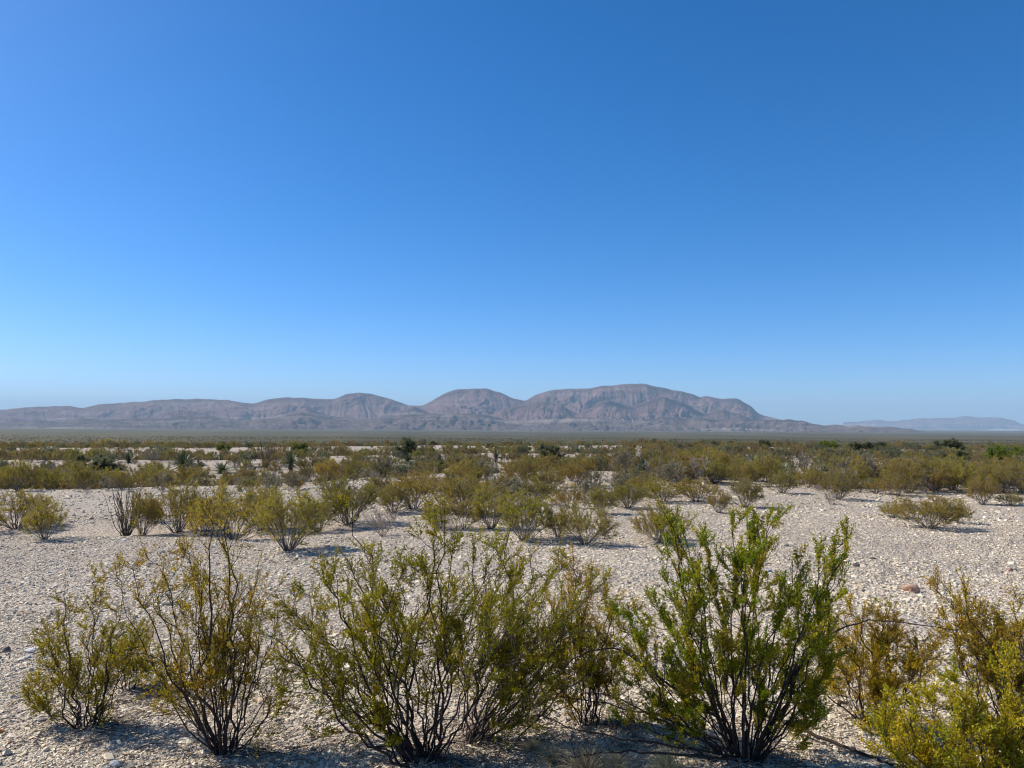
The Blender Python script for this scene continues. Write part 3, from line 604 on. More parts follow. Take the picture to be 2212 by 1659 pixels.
# bushes standing on the open gravel flat, each placed where it stands
G1 = "creosote bushes scattered over the gravel flat"
NEAR = [
 ("mid0", 35, 1142, 130, 86, "broad olive creosote bush cut by the left edge, at the sandy wash"),
 ("mid2", 97, 1165, 82, 78, "small rusty creosote bush in front of the broad bush at the left edge"),
 ("mid4", 308, 1157, 66, 92, "narrow olive creosote bush touching the right side of the ocotillo"),
 ("mid3", 382, 1150, 112, 112, "fullest greenish creosote bush beside the ocotillo"),
 ("mid1", 505, 1166, 150, 118, "wide brownish creosote bush behind the long rising stem"),
 ("mid4", 622, 1190, 138, 128, "spreading creosote bush with open grey base, fourth right of the ocotillo"),
 ("mid3", 752, 1133, 124, 108, "round olive creosote bush behind the left part of the widest front bush"),
 ("bare0", 828, 1158, 100, 62, "low grey twiggy bush behind the widest front bush"),
 ("mid2", 892, 1100, 112, 78, "brown rounded creosote bush near the middle of the flat"),
 ("mid4", 1000, 1112, 116, 78, "brown creosote bush directly right of the brown rounded one"),
 ("mid5", 1132, 1168, 110, 104, "yellow olive creosote bush standing between the two tall stems in the middle"),
 ("mid0", 1205, 1160, 70, 72, "small olive creosote bush joined to the left of a vase shaped one"),
 ("mid1", 1262, 1177, 108, 86, "vase shaped creosote bush on bare gravel left of the green plumes"),
 ("mid4", 1300, 1110, 66, 58, "small reddish creosote bush casting a thin shadow above the vase shaped one"),
 ("mid1", 1425, 1172, 112, 84, "dull creosote bush leaning left from behind the left green plume"),
 ("mid4", 1610, 1096, 74, 60, "small dull bush seen between the tops of the green plumes"),
 ("mid2", 1552, 1108, 44, 48, "thin reddish bush behind the middle green plume"),
 ("mid5", 2008, 1142, 150, 70, "low wide creosote bush alone on the gravel at right"),
 ("mid1", 2062, 1130, 66, 50, "low brown bush touching the right of the low wide one"),
 ("mid3", 1927, 1118, 52, 36, "small dark bush left of the low wide bush"),
 ("mid4", 2123, 1090, 60, 60, "V shaped bush on the gravel near the right edge"),
 ("mid3", 2180, 1092, 46, 28, "smallest dark bush near the right edge of the gravel"),
 ("mid0", 1812, 1078, 82, 66, "bush with pale twiggy base at the far rim of the right gravel"),
 ("bare1", 1795, 1090, 44, 28, "tiny grey leafless bush below the bush with pale twiggy base"),
 ("mid2", 1892, 1066, 40, 32, "small reddish bush on the far rim of the right gravel"),
 ("mid4", 1690, 1066, 66, 48, "rounded bush with open stems at the left of the right gravel's far rim"),
 ("mid1", 1942, 1072, 74, 50, "grey stemmed bush at the middle of the right gravel's far rim"),
 ("mid0", 2190, 1068, 80, 70, "yellowish creosote bush on the far rim at the right edge"),
 ("bare0", 185, 1072, 26, 22, "tiny twiggy shrub on the gravel at left, under the brush belt"),
 ("bare1", 352, 1088, 28, 30, "tiny twiggy shrub on the gravel right of the ocotillo's tips"),
 ("mid2", 330, 1128, 40, 40, "little rusty shrub on the gravel left of the ocotillo"),
 ("bare0", 660, 1048, 26, 22, "tiny twiggy shrub near the far rim of the gravel at centre left"),
 ("mid2", 640, 1058, 34, 22, "tiny reddish shrub near the far rim of the gravel at centre left"),
 ("sage0", 1092, 1092, 90, 58, "pale sage green bush among the brown ones near the centre"),
 ("mid3", 1180, 1060, 64, 48, "bright olive bush above the pale sage green one"),
 ("mid2", 955, 1072, 60, 40, "small brown bush behind the two brown rounded ones"),
 ("mid2", 440, 1158, 76, 74, "brownish bush filling the gap right of the fullest greenish one"),
 ("mid5", 565, 1146, 84, 88, "olive bush tucked behind the gap between the wide brownish and spreading ones"),
 ("mid1", 688, 1150, 78, 84, "dull olive bush between the spreading grey based one and the round olive one"),
 ("mid4", 850, 1108, 76, 58, "low brown bush leaning on the left side of the brown rounded one"),
 ("mid0", 948, 1142, 84, 70, "olive bush in front of the gap between the two brown rounded ones"),
 ("mid3", 1062, 1142, 86, 92, "tall olive bush left of the yellow olive one in the middle"),
 ("mid2", 1064, 1094, 70, 56, "rusty bush behind the tall olive one near the middle"),
 ("mid4", 1150, 1090, 80, 50, "low rusty bush right behind the yellow olive one"),
 ("mid1", 1232, 1098, 70, 48, "dull low bush behind the vase shaped one"),
 ("mid5", 1356, 1098, 84, 54, "olive bush behind the dull left leaning one"),
 ("mid0", 1432, 1086, 90, 52, "brown olive bush left above the green plumes"),
 ("mid2", 1506, 1084, 84, 50, "rusty bush above the middle green plume at the brush edge"),
 ("mid3", 1395, 1072, 70, 48, "dark olive bush below the flowering yucca"),
 ("mid1", 915, 1062, 70, 40, "dull brown low bush at the far rim near the centre"),
 ("bare1", 1905, 1264, 62, 60, "leafless seedling"),
]
for k, x, y, w, h, lab in NEAR:
    if lab == "leafless seedling":
        px_place("seedling", x, y, w, h, "small leafless grey seedling alone on the gravel beside the reddish rock", "seedling", "leafless_seedling")
        continue
    nm = "creosote_bush" if k.startswith("mid") else ("sagebrush" if k.startswith("sage") else "twiggy_shrub")
    px_place(k, x, y, w * 1.1, h * .95, lab, "bush", nm, G1, whole=False)
px_place("oco0", 272, 1157, 118, 118, "bare grey ocotillo with wands fanning up beside a greenish bush", "ocotillo", "ocotillo")
# near dry grass tuft
for (x, y, s, lab) in [(1268, 1678, .30, "largest straw coloured grass tuft at the bottom, left of the bright green bush"), (1195, 1650, .2, "small dry grass tuft on the left side of the largest straw tuft"),
                       (1330, 1668, .2, "small dry grass tuft between the largest straw tuft and the bright green bush's base"), (1150, 1622, .13, "tiny dry grass tuft nearest the widest bush's right foot"), (1440, 1668, .22, "dry grass tuft at the left foot of the bright green bush")]:
    place("tuft%d" % (x % 2), gp(x, y), s, 1.0, lab, "grass tuft", "dry grass tufts", name="dry_grass_tuft")

# yuccas, ocotillos, dark trees in the brush belt
G2 = "yuccas in the brush belt"
for k, x, y, w, h, lab in [
 ("yucca0", 395, 1024, 58, 46, "large dark yucca with a thick clump at its foot, left part of the brush belt"),
 ("yucca1", 480, 1022, 80, 34, "low wide stemless yucca right of the large dark yucca"),
 ("yucca1", 277, 1000, 34, 30, "small dark yucca spiking above the brush between the left edge and the large dark yucca"),
 ("yucca0", 628, 1022, 36, 48, "yucca with a dark shaggy trunk under the round green tree"),
 ("yucca1", 881, 1002, 36, 34, "pale green yucca in front of the tallest dark tree"),
 ("yucca0", 950, 1022, 38, 40, "yucca with an orange brown dead skirt at the centre"),
 ("yucca0", 1071, 1000, 22, 28, "thin small yucca between the two dark round trees"),
 ("yucca0", 1390, 1034, 46, 42, "yucca carrying a tall white flower stalk"),
 ("yucca2", 1690, 1030, 44, 34, "brightest pale yucca in the right half of the brush belt"),
 ("yucca2", 1625, 1004, 30, 28, "small pale yucca up and left of the brightest one"),
 ("yucca2", 1784, 1026, 46, 30, "pale yucca right of the grey ocotillo on the right"),
 ("yucca2", 1722, 988, 20, 18, "small distant pale yucca above the brightest one"),
 ("yucca0", 1812, 985, 20, 18, "small dark distant yucca near the upper rim on the right"),
 ("yucca0", 1838, 988, 18, 18, "tiny distant yucca right of the dark one by the upper rim"),
 ("yucca0", 1885, 985, 18, 16, "tiny distant yucca beneath the dark green trees on the right"),
 ("yucca2", 2146, 1008, 30, 20, "pale yucca at the foot of the big green tree on the right"),
 ("yucca1", 252, 990, 20, 20, "tiny distant yucca left of the small dark one at left"),
]:
    px_place(k, x, y, w, h, lab, "yucca", "yucca", G2)
# flower stalk, part of its own yucca
b = gp(1390, 1034); s = b[1] / F2
g_ = np.random.default_rng(9)
stalk_P = np.array([[0, 0, 20 * s], [-6 * s, 0, 40 * s], [-8 * s, 0, 55 * s], [-12 * s, 0, 66 * s]])[None]
SVt, SFt = tubes(stalk_P, np.array([[.7, .6, .5, .4]]) * s, 6); nb = 150
bp = np.stack([g_.normal(-11 * s, 2.6 * s, nb), g_.normal(0, 2.6 * s, nb), g_.uniform(48 * s, 70 * s, nb)], -1)
bl = leaves(g_, bp, g_.normal(0, 1, (nb, 3)), np.full(nb, 2.4 * s), np.full(nb, 1.8 * s), np.repeat(np.array([[.62, .58, .46]]), nb, 0))
yl = [o for o in S.objects if o.get("label") == "yucca carrying a tall white flower stalk"][0]
inv = Matrix.LocRotScale(Vector(yl.location), Euler(yl.rotation_euler), Vector(yl.scale)).inverted() @ Matrix.Translation(Vector(b))
for nm_, V_, F_, C_, m_ in (("flower_stalk", SVt, SFt, np.repeat(np.array([[.5, .44, .33]]), len(SVt), 0), M_DRY), ("blossoms", bl[0], bl[1], bl[2], M_DRY)):
    o = link(nm_, mesh(nm_, V_, F_, m_, C_), yl); o.matrix_basis = inv
for k, x, y, w, h, lab in [
 ("oco0", 574, 1010, 52, 68, "tall grey ocotillo left of the round green tree"),
 ("oco1", 690, 1020, 36, 44, "faint grey ocotillo right of the shaggy trunked yucca"),
 ("oco0", 1738, 1018, 64, 46, "grey ocotillo fanning wide in the right half of the brush belt"),
 ("oco1", 48, 976, 28, 34, "thin ocotillo on the skyline rim at the far left"),
 ("oco1", 193, 962, 20, 22, "small faint ocotillo on the rim left of the yellow shrub"),
]:
    px_place(k, x, y, w, h, lab, "ocotillo", "ocotillo", "ocotillos in the brush belt")
G3 = "green trees standing in the brush belt"
for k, x, y, w, h, lab in [
 ("tree0", 878, 990, 56, 46, "tallest dark grey green tree left of centre on the brush belt's rim"),
 ("tree1", 1186, 1000, 74, 42, "dark round tree right of centre in the brush belt"),
 ("leafy0", 643, 982, 62, 28, "round bright green tree between the ocotillo and the tallest dark tree"),
 ("leafy0", 484, 976, 56, 18, "low spreading green tree on the rim left of the ocotillo"),
 ("leafy0", 1130, 978, 56, 18, "flat bright green tree behind the dark round one"),
 ("tree1", 1060, 968, 40, 12, "flat dark tree on the rim left of the flat bright green one"),
 ("tree0", 936, 962, 22, 10, "tiny dark tree on the rim right of the tallest dark tree"),
 ("tree0", 1542, 968, 30, 16, "small dark round tree on the rim in the right half"),
 ("tree1", 1496, 968, 24, 9, "tiny dark flat tree left of the small dark round one"),
 ("tree1", 1578, 966, 44, 14, "flat pair like dark tree right of the small dark round one"),
 ("tree0", 1650, 968, 52, 18, "dark tree on the rim above the brightest pale yucca"),
 ("leafy0", 1787, 975, 56, 26, "green tree on the rim at the right, first of four"),
 ("tree1", 1846, 978, 44, 24, "dark tree on the rim at the right, second of four"),
 ("tree0", 1905, 980, 46, 26, "darkest round tree on the rim at the right, third of four"),
 ("grey0", 1965, 978, 60, 26, "grey green tree on the rim at the right, fourth of four"),
 ("tree1", 1880, 976, 40, 22, "dark green tree squeezed between second and third rim trees at right"),
 ("tree1", 2048, 985, 90, 38, "broad dark green tree at the right with a grey neighbour"),
 ("leafy0", 2168, 1018, 104, 62, "biggest green tree at the right edge of the brush belt"),
 ("tree0", 2080, 1000, 60, 28, "low dark tree left of the biggest green tree"),
 ("tree0", 2212, 1035, 50, 56, "dark grey tree cut by the right edge under the biggest green tree"),
]:
    px_place(k, x, y, w * .85, h * .85, lab, "tree", "mesquite_tree", G3)
G4 = "grey and yellow shrubs in the brush belt"
for k, x, y, w, h, lab in [
 ("grey1", 128, 992, 60, 26, "grey green shrub at left above the brown brush"),
 ("grey0", 230, 1012, 74, 30, "grey shrub left of the small dark yucca"),
 ("tree0", 175, 1003, 34, 18, "blackish low shrub beside the grey one at left"),
 ("grey0", 416, 1028, 60, 34, "dark grey green shrub just behind the large dark yucca"),
 ("tree1", 225, 1024, 58, 30, "dark olive shrub standing in the brown brush at left"),
 ("grey1", 65, 992, 40, 22, "small grey shrub near the left edge of the brush belt"),
 ("bare0", 328, 996, 52, 28, "bare grey bush right of the small dark yucca"),
 ("grey0", 340, 985, 52, 22, "pale grey shrub on the rim between the two dark yuccas"),
 ("bare1", 100, 1040, 60, 40, "bare grey branching bush at the left in the brown brush"),
 ("yellow0", 228, 963, 34, 15, "bright yellow shrub on the rim at left"),
 ("yellow0", 625, 964, 36, 10, "yellowish shrub on the rim behind the round green tree"),
 ("grey1", 1524, 1020, 62, 36, "grey leafless looking shrub at the left of the right brush mass"),
 ("grey0", 1968, 1034, 64, 38, "dark blue grey shrub in the middle of the right brush mass"),
 ("tree0", 1380, 1006, 50, 20, "dull green shrub behind the flowering yucca"),
 ("yellow0", 1900, 1024, 40, 20, "yellow green shrub left of the dark blue grey one"),
 ("grey0", 2010, 1000, 48, 20, "grey shrub right of the fourth rim tree"),
 ("bare0", 1832, 1060, 70, 50, "bare grey bush above the right gravel's far rim"),
 ("sage0", 1460, 1050, 100, 50, "pale straw coloured shrub under the right brush mass"),
 ("sage0", 1330, 1068, 90, 44, "pale dry shrub in the middle above the vase shaped bush"),
 ("grey1", 1370, 1052, 70, 44, "grey green shrub at the foot of the flowering yucca"),
]:
    px_place(k, x, y, w, h, lab, "shrub", "desert_shrub", G4)
for x, y, w, lab in [(700, 1105, 60, "straw coloured grass clump behind the round olive bush"), (445, 1046, 50, "pale grass clump below the low wide yucca"), (460, 1030, 34, "small pale grass clump right of the large dark yucca"),
                     (1290, 1080, 60, "pale grass clump left of centre right brush"), (1190, 1085, 50, "small straw clump beside the pale sage bush"), (1330, 1095, 40, "straw clump above the small reddish bush"), (1500, 1075, 70, "wide pale grass clump under the grey shrub"),
                     (1700, 1052, 50, "pale grass clump at the left end of the right gravel's far rim"), (2150, 1050, 50, "pale grass clump near the right edge of the brush")]:
    px_place("tuft1", x, y, w, w * .55, lab, "grass tuft", "dry_grass_tuft", "dry grass clumps among the bushes")

# low growth between the standing bushes of the flat
g_ = np.random.default_rng(123); SC_N = 0
for i in range(400):
    if SC_N >= 62: break
    y = g_.uniform(13.5, 31); px_ = g_.choice([g_.uniform(420, 1360), g_.uniform(420, 1360), g_.uniform(0, 2212)]); x = (px_ - 1106) / F2 * y
    if px_ > 1360 and y < 24 or px_ < 420 and y < 22: continue
    r = g_.random(); h = g_.uniform(.22, .55)
    if not all(math.hypot(q[0] - x, q[1] - y) > q[2] * .6 + .25 for q in TAKEN): continue
    TAKEN.append((x, y, h * .5)); SC_N += 1
    side = "left of centre" if px_ < 1000 else "right of centre"
    if r < .42: place("far%d" % g_.integers(5), gnd(x, y), h * 1.15, g_.uniform(.9, 1.3), "low olive shrub among several alike between the larger bushes, " + side, "shrub", "low olive shrubs on the flat, " + side, whole=False, name="creosote_bush")
    elif r < .72: place("bare%d" % g_.integers(2), gnd(x, y), h, g_.uniform(.9, 1.4), "small grey twiggy shrub among several alike between the larger bushes, " + side, "shrub", "grey twiggy shrubs on the flat, " + side, whole=False, name="twiggy_shrub")
    elif r < .82: place("sage0", gnd(x, y), h, g_.uniform(.9, 1.4), "small pale shrub among several alike between the larger bushes, " + side, "shrub", "pale shrubs on the flat, " + side, whole=False, name="pale_shrub")
    else: place("tuft%d" % g_.integers(2), gnd(x, y), h * .8, 1.0, "small straw grass clump among several alike between the larger bushes, " + side, "grass tuft", "straw grass clumps on the flat, " + side, name="dry_grass_tuft")

# the rest of the brush belt ---------------------------------------------------
tk = np.array(TAKEN)
def free(x, y, r): return (np.hypot(tk[:, 0] - x, tk[:, 1] - y) > (tk[:, 2] * .75 + r)).all()
def bench_t(x, y):
    a = x / max(y, .5); sc = np.interp(a, [-1.2, -.55, -.35, -.1, .15, .3, .6, 1.2], [1.3, 1.24, 1.16, .95, .90, .95, 1.12, 1.2])
    return y * (1 + (sc - 1) * np.clip((200 - y) / 150, 0, 1))
def density(x, y):
    a = x / y; t = bench_t(x, y); nz = float(vnoise(x / 9., y / 14., 91))
    if a > .14:
        lim = np.interp(a, [.14, .25, .4, .7], [25, 27, 27, 24]) + nz * 3
        return 1.0 if y > lim else 0
    if t < 33.5:
        if -.12 < a and 22 < y < 29: return .22
        if t > 30.5: return .15
        return .0
    if t < 55: return 1.0
    if t < 69: return .30 + (.6 if nz > .12 else 0)
    if t < 95: return .97
    if t < 113: return .45 + (.5 if nz > .05 else 0)
    return 1.0
cands = []
g_ = np.random.default_rng(77)
tries = 0
while len(cands) < 3600 and tries < 60000:
    tries += 1
    y = 20 * (148 / 20) ** g_.random() ** .8 ; a = g_.uniform(-.74, .74); x = a * y
    if g_.random() > density(x, y): continue
    h = g_.uniform(.45, .92) * (1.25 if x / y > .14 else 1.0)
    if any(abs(x / y - q[0]) < q[2] * .8 + .3 / y and q[1] - (24 if q[3][0] in 'yo' else 3) < y < q[1] for q in SPECIAL) and g_.random() < .95: h *= .42
    if not free(x, y, h * .22): continue
    cands.append((x, y, h))
    if len(cands) % 1 == 0: tk = np.vstack([tk, (x, y, h * .36)])
cands = np.array(cands)
order = np.argsort(cands[:, 1] / cands[:, 2]); cands = cands[order]
NIND = 230
GB = "olive and rusty creosote bushes crowding the brush belt"
def zone(x, y):
    a = x / y; px = 1106 + a * F2
    side = "left" if px < 740 else ("middle" if px < 1340 else "right")
    dep = "front edge" if y < 36 else ("near half" if y < 55 else "far half")
    return side, dep
for x, y, h in cands[:NIND]:
    side, dep = zone(x, y); r = rng.random()
    if r < .09: k, nm, ct, lab = "bare%d" % rng.integers(2), "twiggy_shrub", "shrub", "bare grey twiggy bush among several alike in the brush belt's %s third, %s"
    elif r < .15: k, nm, ct, lab = "sage0", "twiggy_shrub", "shrub", "pale straw bush among several alike in the brush belt's %s third, %s"
    else: k, nm, ct, lab = ("mid%d" if y < 33 else "far%d") % rng.integers(5), "creosote_bush", "bush", "olive brown creosote bush among many alike, brush belt's %s third, %s"
    place(k, gnd(x, y), h, rng.uniform(.85, 1.2), lab % (side, dep), ct, "%s, %s third, %s" % (GB, side, dep), whole=y > 30, name=nm)
# remaining ones: one mass
def mass(name, items, keys, label, cat):
    """uncounted brush: one object whose points each carry a turned and scaled shrub"""
    lib = bpy.data.collections.new("brush_library")
    for i, k in enumerate(keys): lib.objects.link(bpy.data.objects.new("%02d_%s" % (i, k), WH_[k]))
    n = len(items); x, y, h = items[:, 0], items[:, 1], items[:, 2]
    me = bpy.data.meshes.new(name); me.vertices.add(n); me.vertices.foreach_set("co", np.stack([x, y, H(x, y)], -1).astype(np.float32).ravel())
    for an, ty, v in (("rot", 'FLOAT_VECTOR', np.stack([0 * x, 0 * x, rng.uniform(0, 6.28, n)], -1)), ("scl", 'FLOAT_VECTOR', np.stack([h * rng.uniform(.85, 1.25, n)] * 2 + [h], -1)), ("pick", 'INT', rng.integers(0, len(keys), n))):
        a = me.attributes.new(an, ty, 'POINT'); a.data.foreach_set("vector" if ty == 'FLOAT_VECTOR' else "value", v.astype(np.float32 if ty == 'FLOAT_VECTOR' else np.int32).ravel())
    gt = bpy.data.node_groups.new(name, 'GeometryNodeTree')
    gt.interface.new_socket("Geometry", in_out='INPUT', socket_type='NodeSocketGeometry'); gt.interface.new_socket("Geometry", in_out='OUTPUT', socket_type='NodeSocketGeometry')
    nn = gt.nodes.new; L = gt.links.new
    gi, go, ip, ci = nn("NodeGroupInput"), nn("NodeGroupOutput"), nn("GeometryNodeInstanceOnPoints"), nn("GeometryNodeCollectionInfo")
    ci.inputs["Collection"].default_value = lib; ci.inputs["Separate Children"].default_value = True; ci.inputs["Reset Children"].default_value = True
    ip.inputs["Pick Instance"].default_value = True
    def attr(nm, dt):
        q = nn("GeometryNodeInputNamedAttribute"); q.data_type = dt; q.inputs["Name"].default_value = nm; return q.outputs["Attribute"]
    L(gi.outputs[0], ip.inputs["Points"]); L(ci.outputs[0], ip.inputs["Instance"]); L(attr("pick", 'INT'), ip.inputs["Instance Index"])
    L(attr("rot", 'FLOAT_VECTOR'), ip.inputs["Rotation"]); L(attr("scl", 'FLOAT_VECTOR'), ip.inputs["Scale"]); L(ip.outputs[0], go.inputs[0])
    o = link(name, me); md = o.modifiers.new("brush", 'NODES'); md.node_group = gt
    tag(o, label, cat, kind="stuff")
mass("creosote_brush", cands[NIND:], ["far0", "far1", "far2", "far3", "far4", "grey0"], "dense low olive and rusty brush covering the ground beyond the gravel", "brush")

# scrub of the far plain: leaf clumps
def plain_scrub():
    g = np.random.default_rng(31); n = 13000
    u = g.random(n); y = 155 * (1100 / 155) ** u; a = g.uniform(-.76, .76, n); x = a * y
    keep = fbm(x / 120, y / 260, 12, 4) + g.uniform(-.5, .5, n) > -.25; x, y = x[keep], y[keep]; n = len(x)
    s = g.uniform(.5, 1.0, n) * np.clip(y / 700, 1, 1.8); q = 6
    X = np.repeat(x, q) + g.normal(0, .45, n * q) * np.repeat(s, q); Y = np.repeat(y, q) + g.normal(0, .45, n * q) * np.repeat(s, q)
    Z = np.repeat(H(x, y), q) + np.abs(g.normal(.15, .22, n * q)) * np.repeat(np.minimum(s, 1.2), q)
    pc = np.array([[.11, .092, .035], [.09, .085, .038], [.14, .10, .042], [.07, .075, .035]])[g.choice(4, n, p=[.4, .3, .18, .12])]
    L = np.repeat(s, q) * .75
    V, F, C = leaves(g, np.stack([X, Y, Z], -1), g.normal(0, 1, (n * q, 3)), L, L * .8, np.repeat(pc, q, 0) * g.uniform(.8, 1.2, (n * q, 1)))
    o = link("plain_scrub", mesh("plain_scrub", V, F, M_LEAF, C)); tag(o, "grey green scrub dotted over the far flat plain", "scrub", kind="stuff")
plain_scrub()

# ------------------------------------------------------------------ mountains
def mountain_mat(name, lo, hi, band, pale=.0):
    m, nt, p = mat(name); L = nt.links
    g = N(nt, "ShaderNodeNewGeometry"); 
    n = N(nt, "ShaderNodeTexNoise"); n.inputs["Scale"].default_value = .004; n.inputs["Detail"].default_value = 9; n.inputs["Roughness"].default_value = .68; L.new(g.outputs["Position"], n.inputs["Vector"])
    mp = N(nt, "ShaderNodeMapping"); mp.inputs["Scale"].default_value = (.0007, .0007, .02); L.new(g.outputs["Position"], mp.inputs[0])
    b = N(nt, "ShaderNodeTexNoise"); b.inputs["Scale"].default_value = 1; b.inputs["Detail"].default_value = 5; L.new(mp.outputs[0], b.inputs["Vector"])
    r = ramp(nt, [(.35, lo), (.65, hi)], n.outputs["Fac"]); rb = ramp(nt, [(.52, 0.), (.62, 1.)], b.outputs["Fac"])
    # pale scree low on the slopes
    sx = N(nt, "ShaderNodeSeparateXYZ"); L.new(g.outputs["Position"], sx.inputs[0])
    mr = N(nt, "ShaderNodeMapRange"); mr.inputs["From Min"].default_value = 120; mr.inputs["From Max"].default_value = 20; mr.inputs["To Min"].default_value = .12; mr.inputs["To Max"].default_value = .6
    L.new(sx.outputs[2], mr.inputs[0]); mm = N(nt, "ShaderNodeMath", operation='MULTIPLY'); L.new(mr.outputs[0], mm.inputs[0]); L.new(rb.outputs[0], mm.inputs[1])
    c = mixc(nt, mm.outputs[0], r.outputs[0], band); L.new(c, p.inputs["Base Color"]); p.inputs["Roughness"].default_value = 1; p.inputs["Specular IOR Level"].default_value = 0
    bp = N(nt, "ShaderNodeBump"); bp.inputs["Strength"].default_value = 1; bp.inputs["Distance"].default_value = 9; L.new(n.outputs["Fac"], bp.inputs["Height"]); L.new(bp.outputs[0], p.inputs["Normal"])
    return m
def range_mesh(name, crest, Dc, Df, Db, mtl, seed, gully=.30, gsc=260., nx=1300, ns=150, shape=1.25, rough=.03, cliff=None, label=None):
    """a range as real terrain: its crest line stands Dc metres off, foot at Df, back foot at Db"""
    cx = np.array([c[0] for c in crest], float); cy = np.array([c[1] for c in crest], float)
    px = np.linspace(cx[0], cx[-1], nx); py = np.interp(px, cx, cy)
    k = np.ones(7) / 7; py = np.convolve(np.pad(py, 3, 'edge'), k, 'valid')
    Mi = np.array(MC)
    d = np.stack([(px - 1106) / F2, -(py - 829.5) / F2, -np.ones(nx)], -1) @ Mi.T; d = d / d[:, 1:2]
    ax, az_ = d[:, 0], d[:, 2]
    zc = EYE + az_ * Dc; base = float(np.interp(Df, PT, PZ)) - 14
    s = np.concatenate([np.linspace(0, 1, ns), 1 + np.linspace(0.03, 1, 30)])
    Y = np.where(s <= 1, Df + (Dc - Df) * s, Dc + (Db - Dc) * (s - 1))[None, :] + 0 * px[:, None]
    u = ax[:, None] * Dc
    wob = (Dc - Df) * .10 * fbm(u / (gsc * 5), u * 0 + 3, seed + 50, 3) * np.sin(np.pi * np.clip(s, 0, 1))[None]
    Y = Y + wob * 0
    X = ax[:, None] * Y
    ss = np.clip(s, 0, 1)[None]; bb = np.clip(s - 1, 0, 1)[None]
    prof = ss ** shape if cliff is None else np.where(ss < cliff, (ss / cliff) ** 1.3 * .42, .42 + .58 * (np.clip((ss - cliff) / (1 - cliff), 0, 1)) ** .35)
    hgt = (zc - base)[:, None]
    # spurs run down-slope: gullies merge toward the crest, fan toward the foot
    wx = u / gsc + .28 * fbm(u / gsc, s[None] * 2.5 + seed, seed, 3)
    big = np.abs(vnoise(u / (gsc * 2.6) + .35 * fbm(u / (gsc * 4), s[None] * 1.5, seed, 2), s[None] * .7 + 5, seed + 7)) * 2
    fine = np.abs(vnoise(wx * 1.6, s[None] * .8, seed + 9)) * 2; fine2 = np.abs(vnoise(wx * 4.1, s[None] * 1.4, seed + 10)) * 2
    gl = 1 - (.62 * (1 - np.clip(big, 0, 1)) ** 1.6 + .26 * (1 - np.clip(fine, 0, 1)) ** 2 + .12 * (1 - np.clip(fine2, 0, 1)) ** 2)
    Xw = X / (gsc * 4.2); Yw = Y / (gsc * 4.2); wr = .35 * fbm(Xw * 1.3, Yw * 1.3, seed + 60, 2)
    mf = ridged(Xw + wr, Yw - wr, seed + 61, 6, .56); mf = np.clip((mf - .25) / .6, 0, 1)
    gl = gl * .45 + mf * .55
    env = (1 - ss) ** .38 * np.clip(ss * 5, 0, 1) * ss ** .5
    front = base + hgt * np.clip(prof - gully * env * (1 - gl) * 2.1 + rough * fbm(u / (gsc * .6), s[None] * 8, seed + 3, 4) * np.clip(ss * 4, 0, 1) * (1 - ss) ** .3, 0, 1)
    Z = np.where(s[None] <= 1, front, base + hgt * (1 - bb) ** 1.3)
    V = np.stack([X, Y, Z], -1).reshape(-1, 3); m_ = len(s)
    i = np.arange(nx - 1)[:, None] * m_; j = np.arange(m_ - 1)[None]
    F = np.stack([i + j, i + m_ + j, i + m_ + j + 1, i + j + 1], -1).reshape(-1, 4)
    o = link(name, mesh(name, V, F, mtl, None, True)); tag(o, label, kind="structure"); return o
jit = lambda pts, amp, seed: [(x, y + amp * float(vnoise(x / 23., 0., seed)) + .4 * amp * float(vnoise(x / 7., 0., seed + 1))) for x, y in
                              [(xx, float(np.interp(xx, [p[0] for p in pts], [p[1] for p in pts]))) for xx in np.arange(pts[0][0], pts[-1][0], 4.)]]
MAIN = [(-420, 905), (-200, 893), (-80, 888), (0, 885), (60, 880), (120, 877), (150, 877), (178, 882), (215, 873), (300, 868), (340, 864), (395, 862), (450, 862), (490, 864), (545, 873), (580, 862), (620, 858), (700, 862), (722, 862), (750, 851), (775, 848), (800, 850), (850, 864), (884, 876), (896, 876), (912, 877), (960, 850), (985, 841), (1050, 839), (1080, 847), (1110, 862), (1135, 866), (1160, 851), (1200, 841), (1270, 839), (1300, 834), (1360, 829), (1390, 829), (1444, 840), (1458, 844), (1475, 845), (1496, 851), (1510, 859), (1524, 855), (1544, 859), (1560, 862), (1576, 860), (1596, 861), (1605, 868), (1624, 879), (1635, 891), (1649, 898), (1669, 901), (1690, 908), (1720, 922), (1760, 940)]
M_MTN = mountain_mat("mountain_rock", (.105, .062, .060), (.175, .112, .100), (.42, .34, .29))
M_FOOT = mountain_mat("foothill_rock", (.080, .058, .050), (.145, .105, .088), (.32, .26, .22))
range_mesh("mountain_range", jit(MAIN, 1.5, 3), 9000, 7000, 11500, M_MTN, 5, .34, 260)
SPUR = [(250, 925), (330, 900), (390, 885), (430, 890), (520, 915), (600, 900), (660, 880), (720, 900), (800, 905), (850, 892), (895, 878), (940, 897), (990, 905), (1050, 900), (1085, 884), (1110, 879), (1150, 870), (1182, 867), (1215, 876), (1245, 893), (1262, 890), (1290, 872), (1314, 863), (1340, 872), (1365, 878), (1392, 868), (1425, 856), (1470, 868), (1500, 884), (1520, 893), (1560, 885), (1600, 895), (1640, 912), (1700, 930)]
range_mesh("mountain_spurs", jit(SPUR, 2.4, 8), 7700, 6700, 8800, M_MTN, 15, .42, 170, shape=1.1)
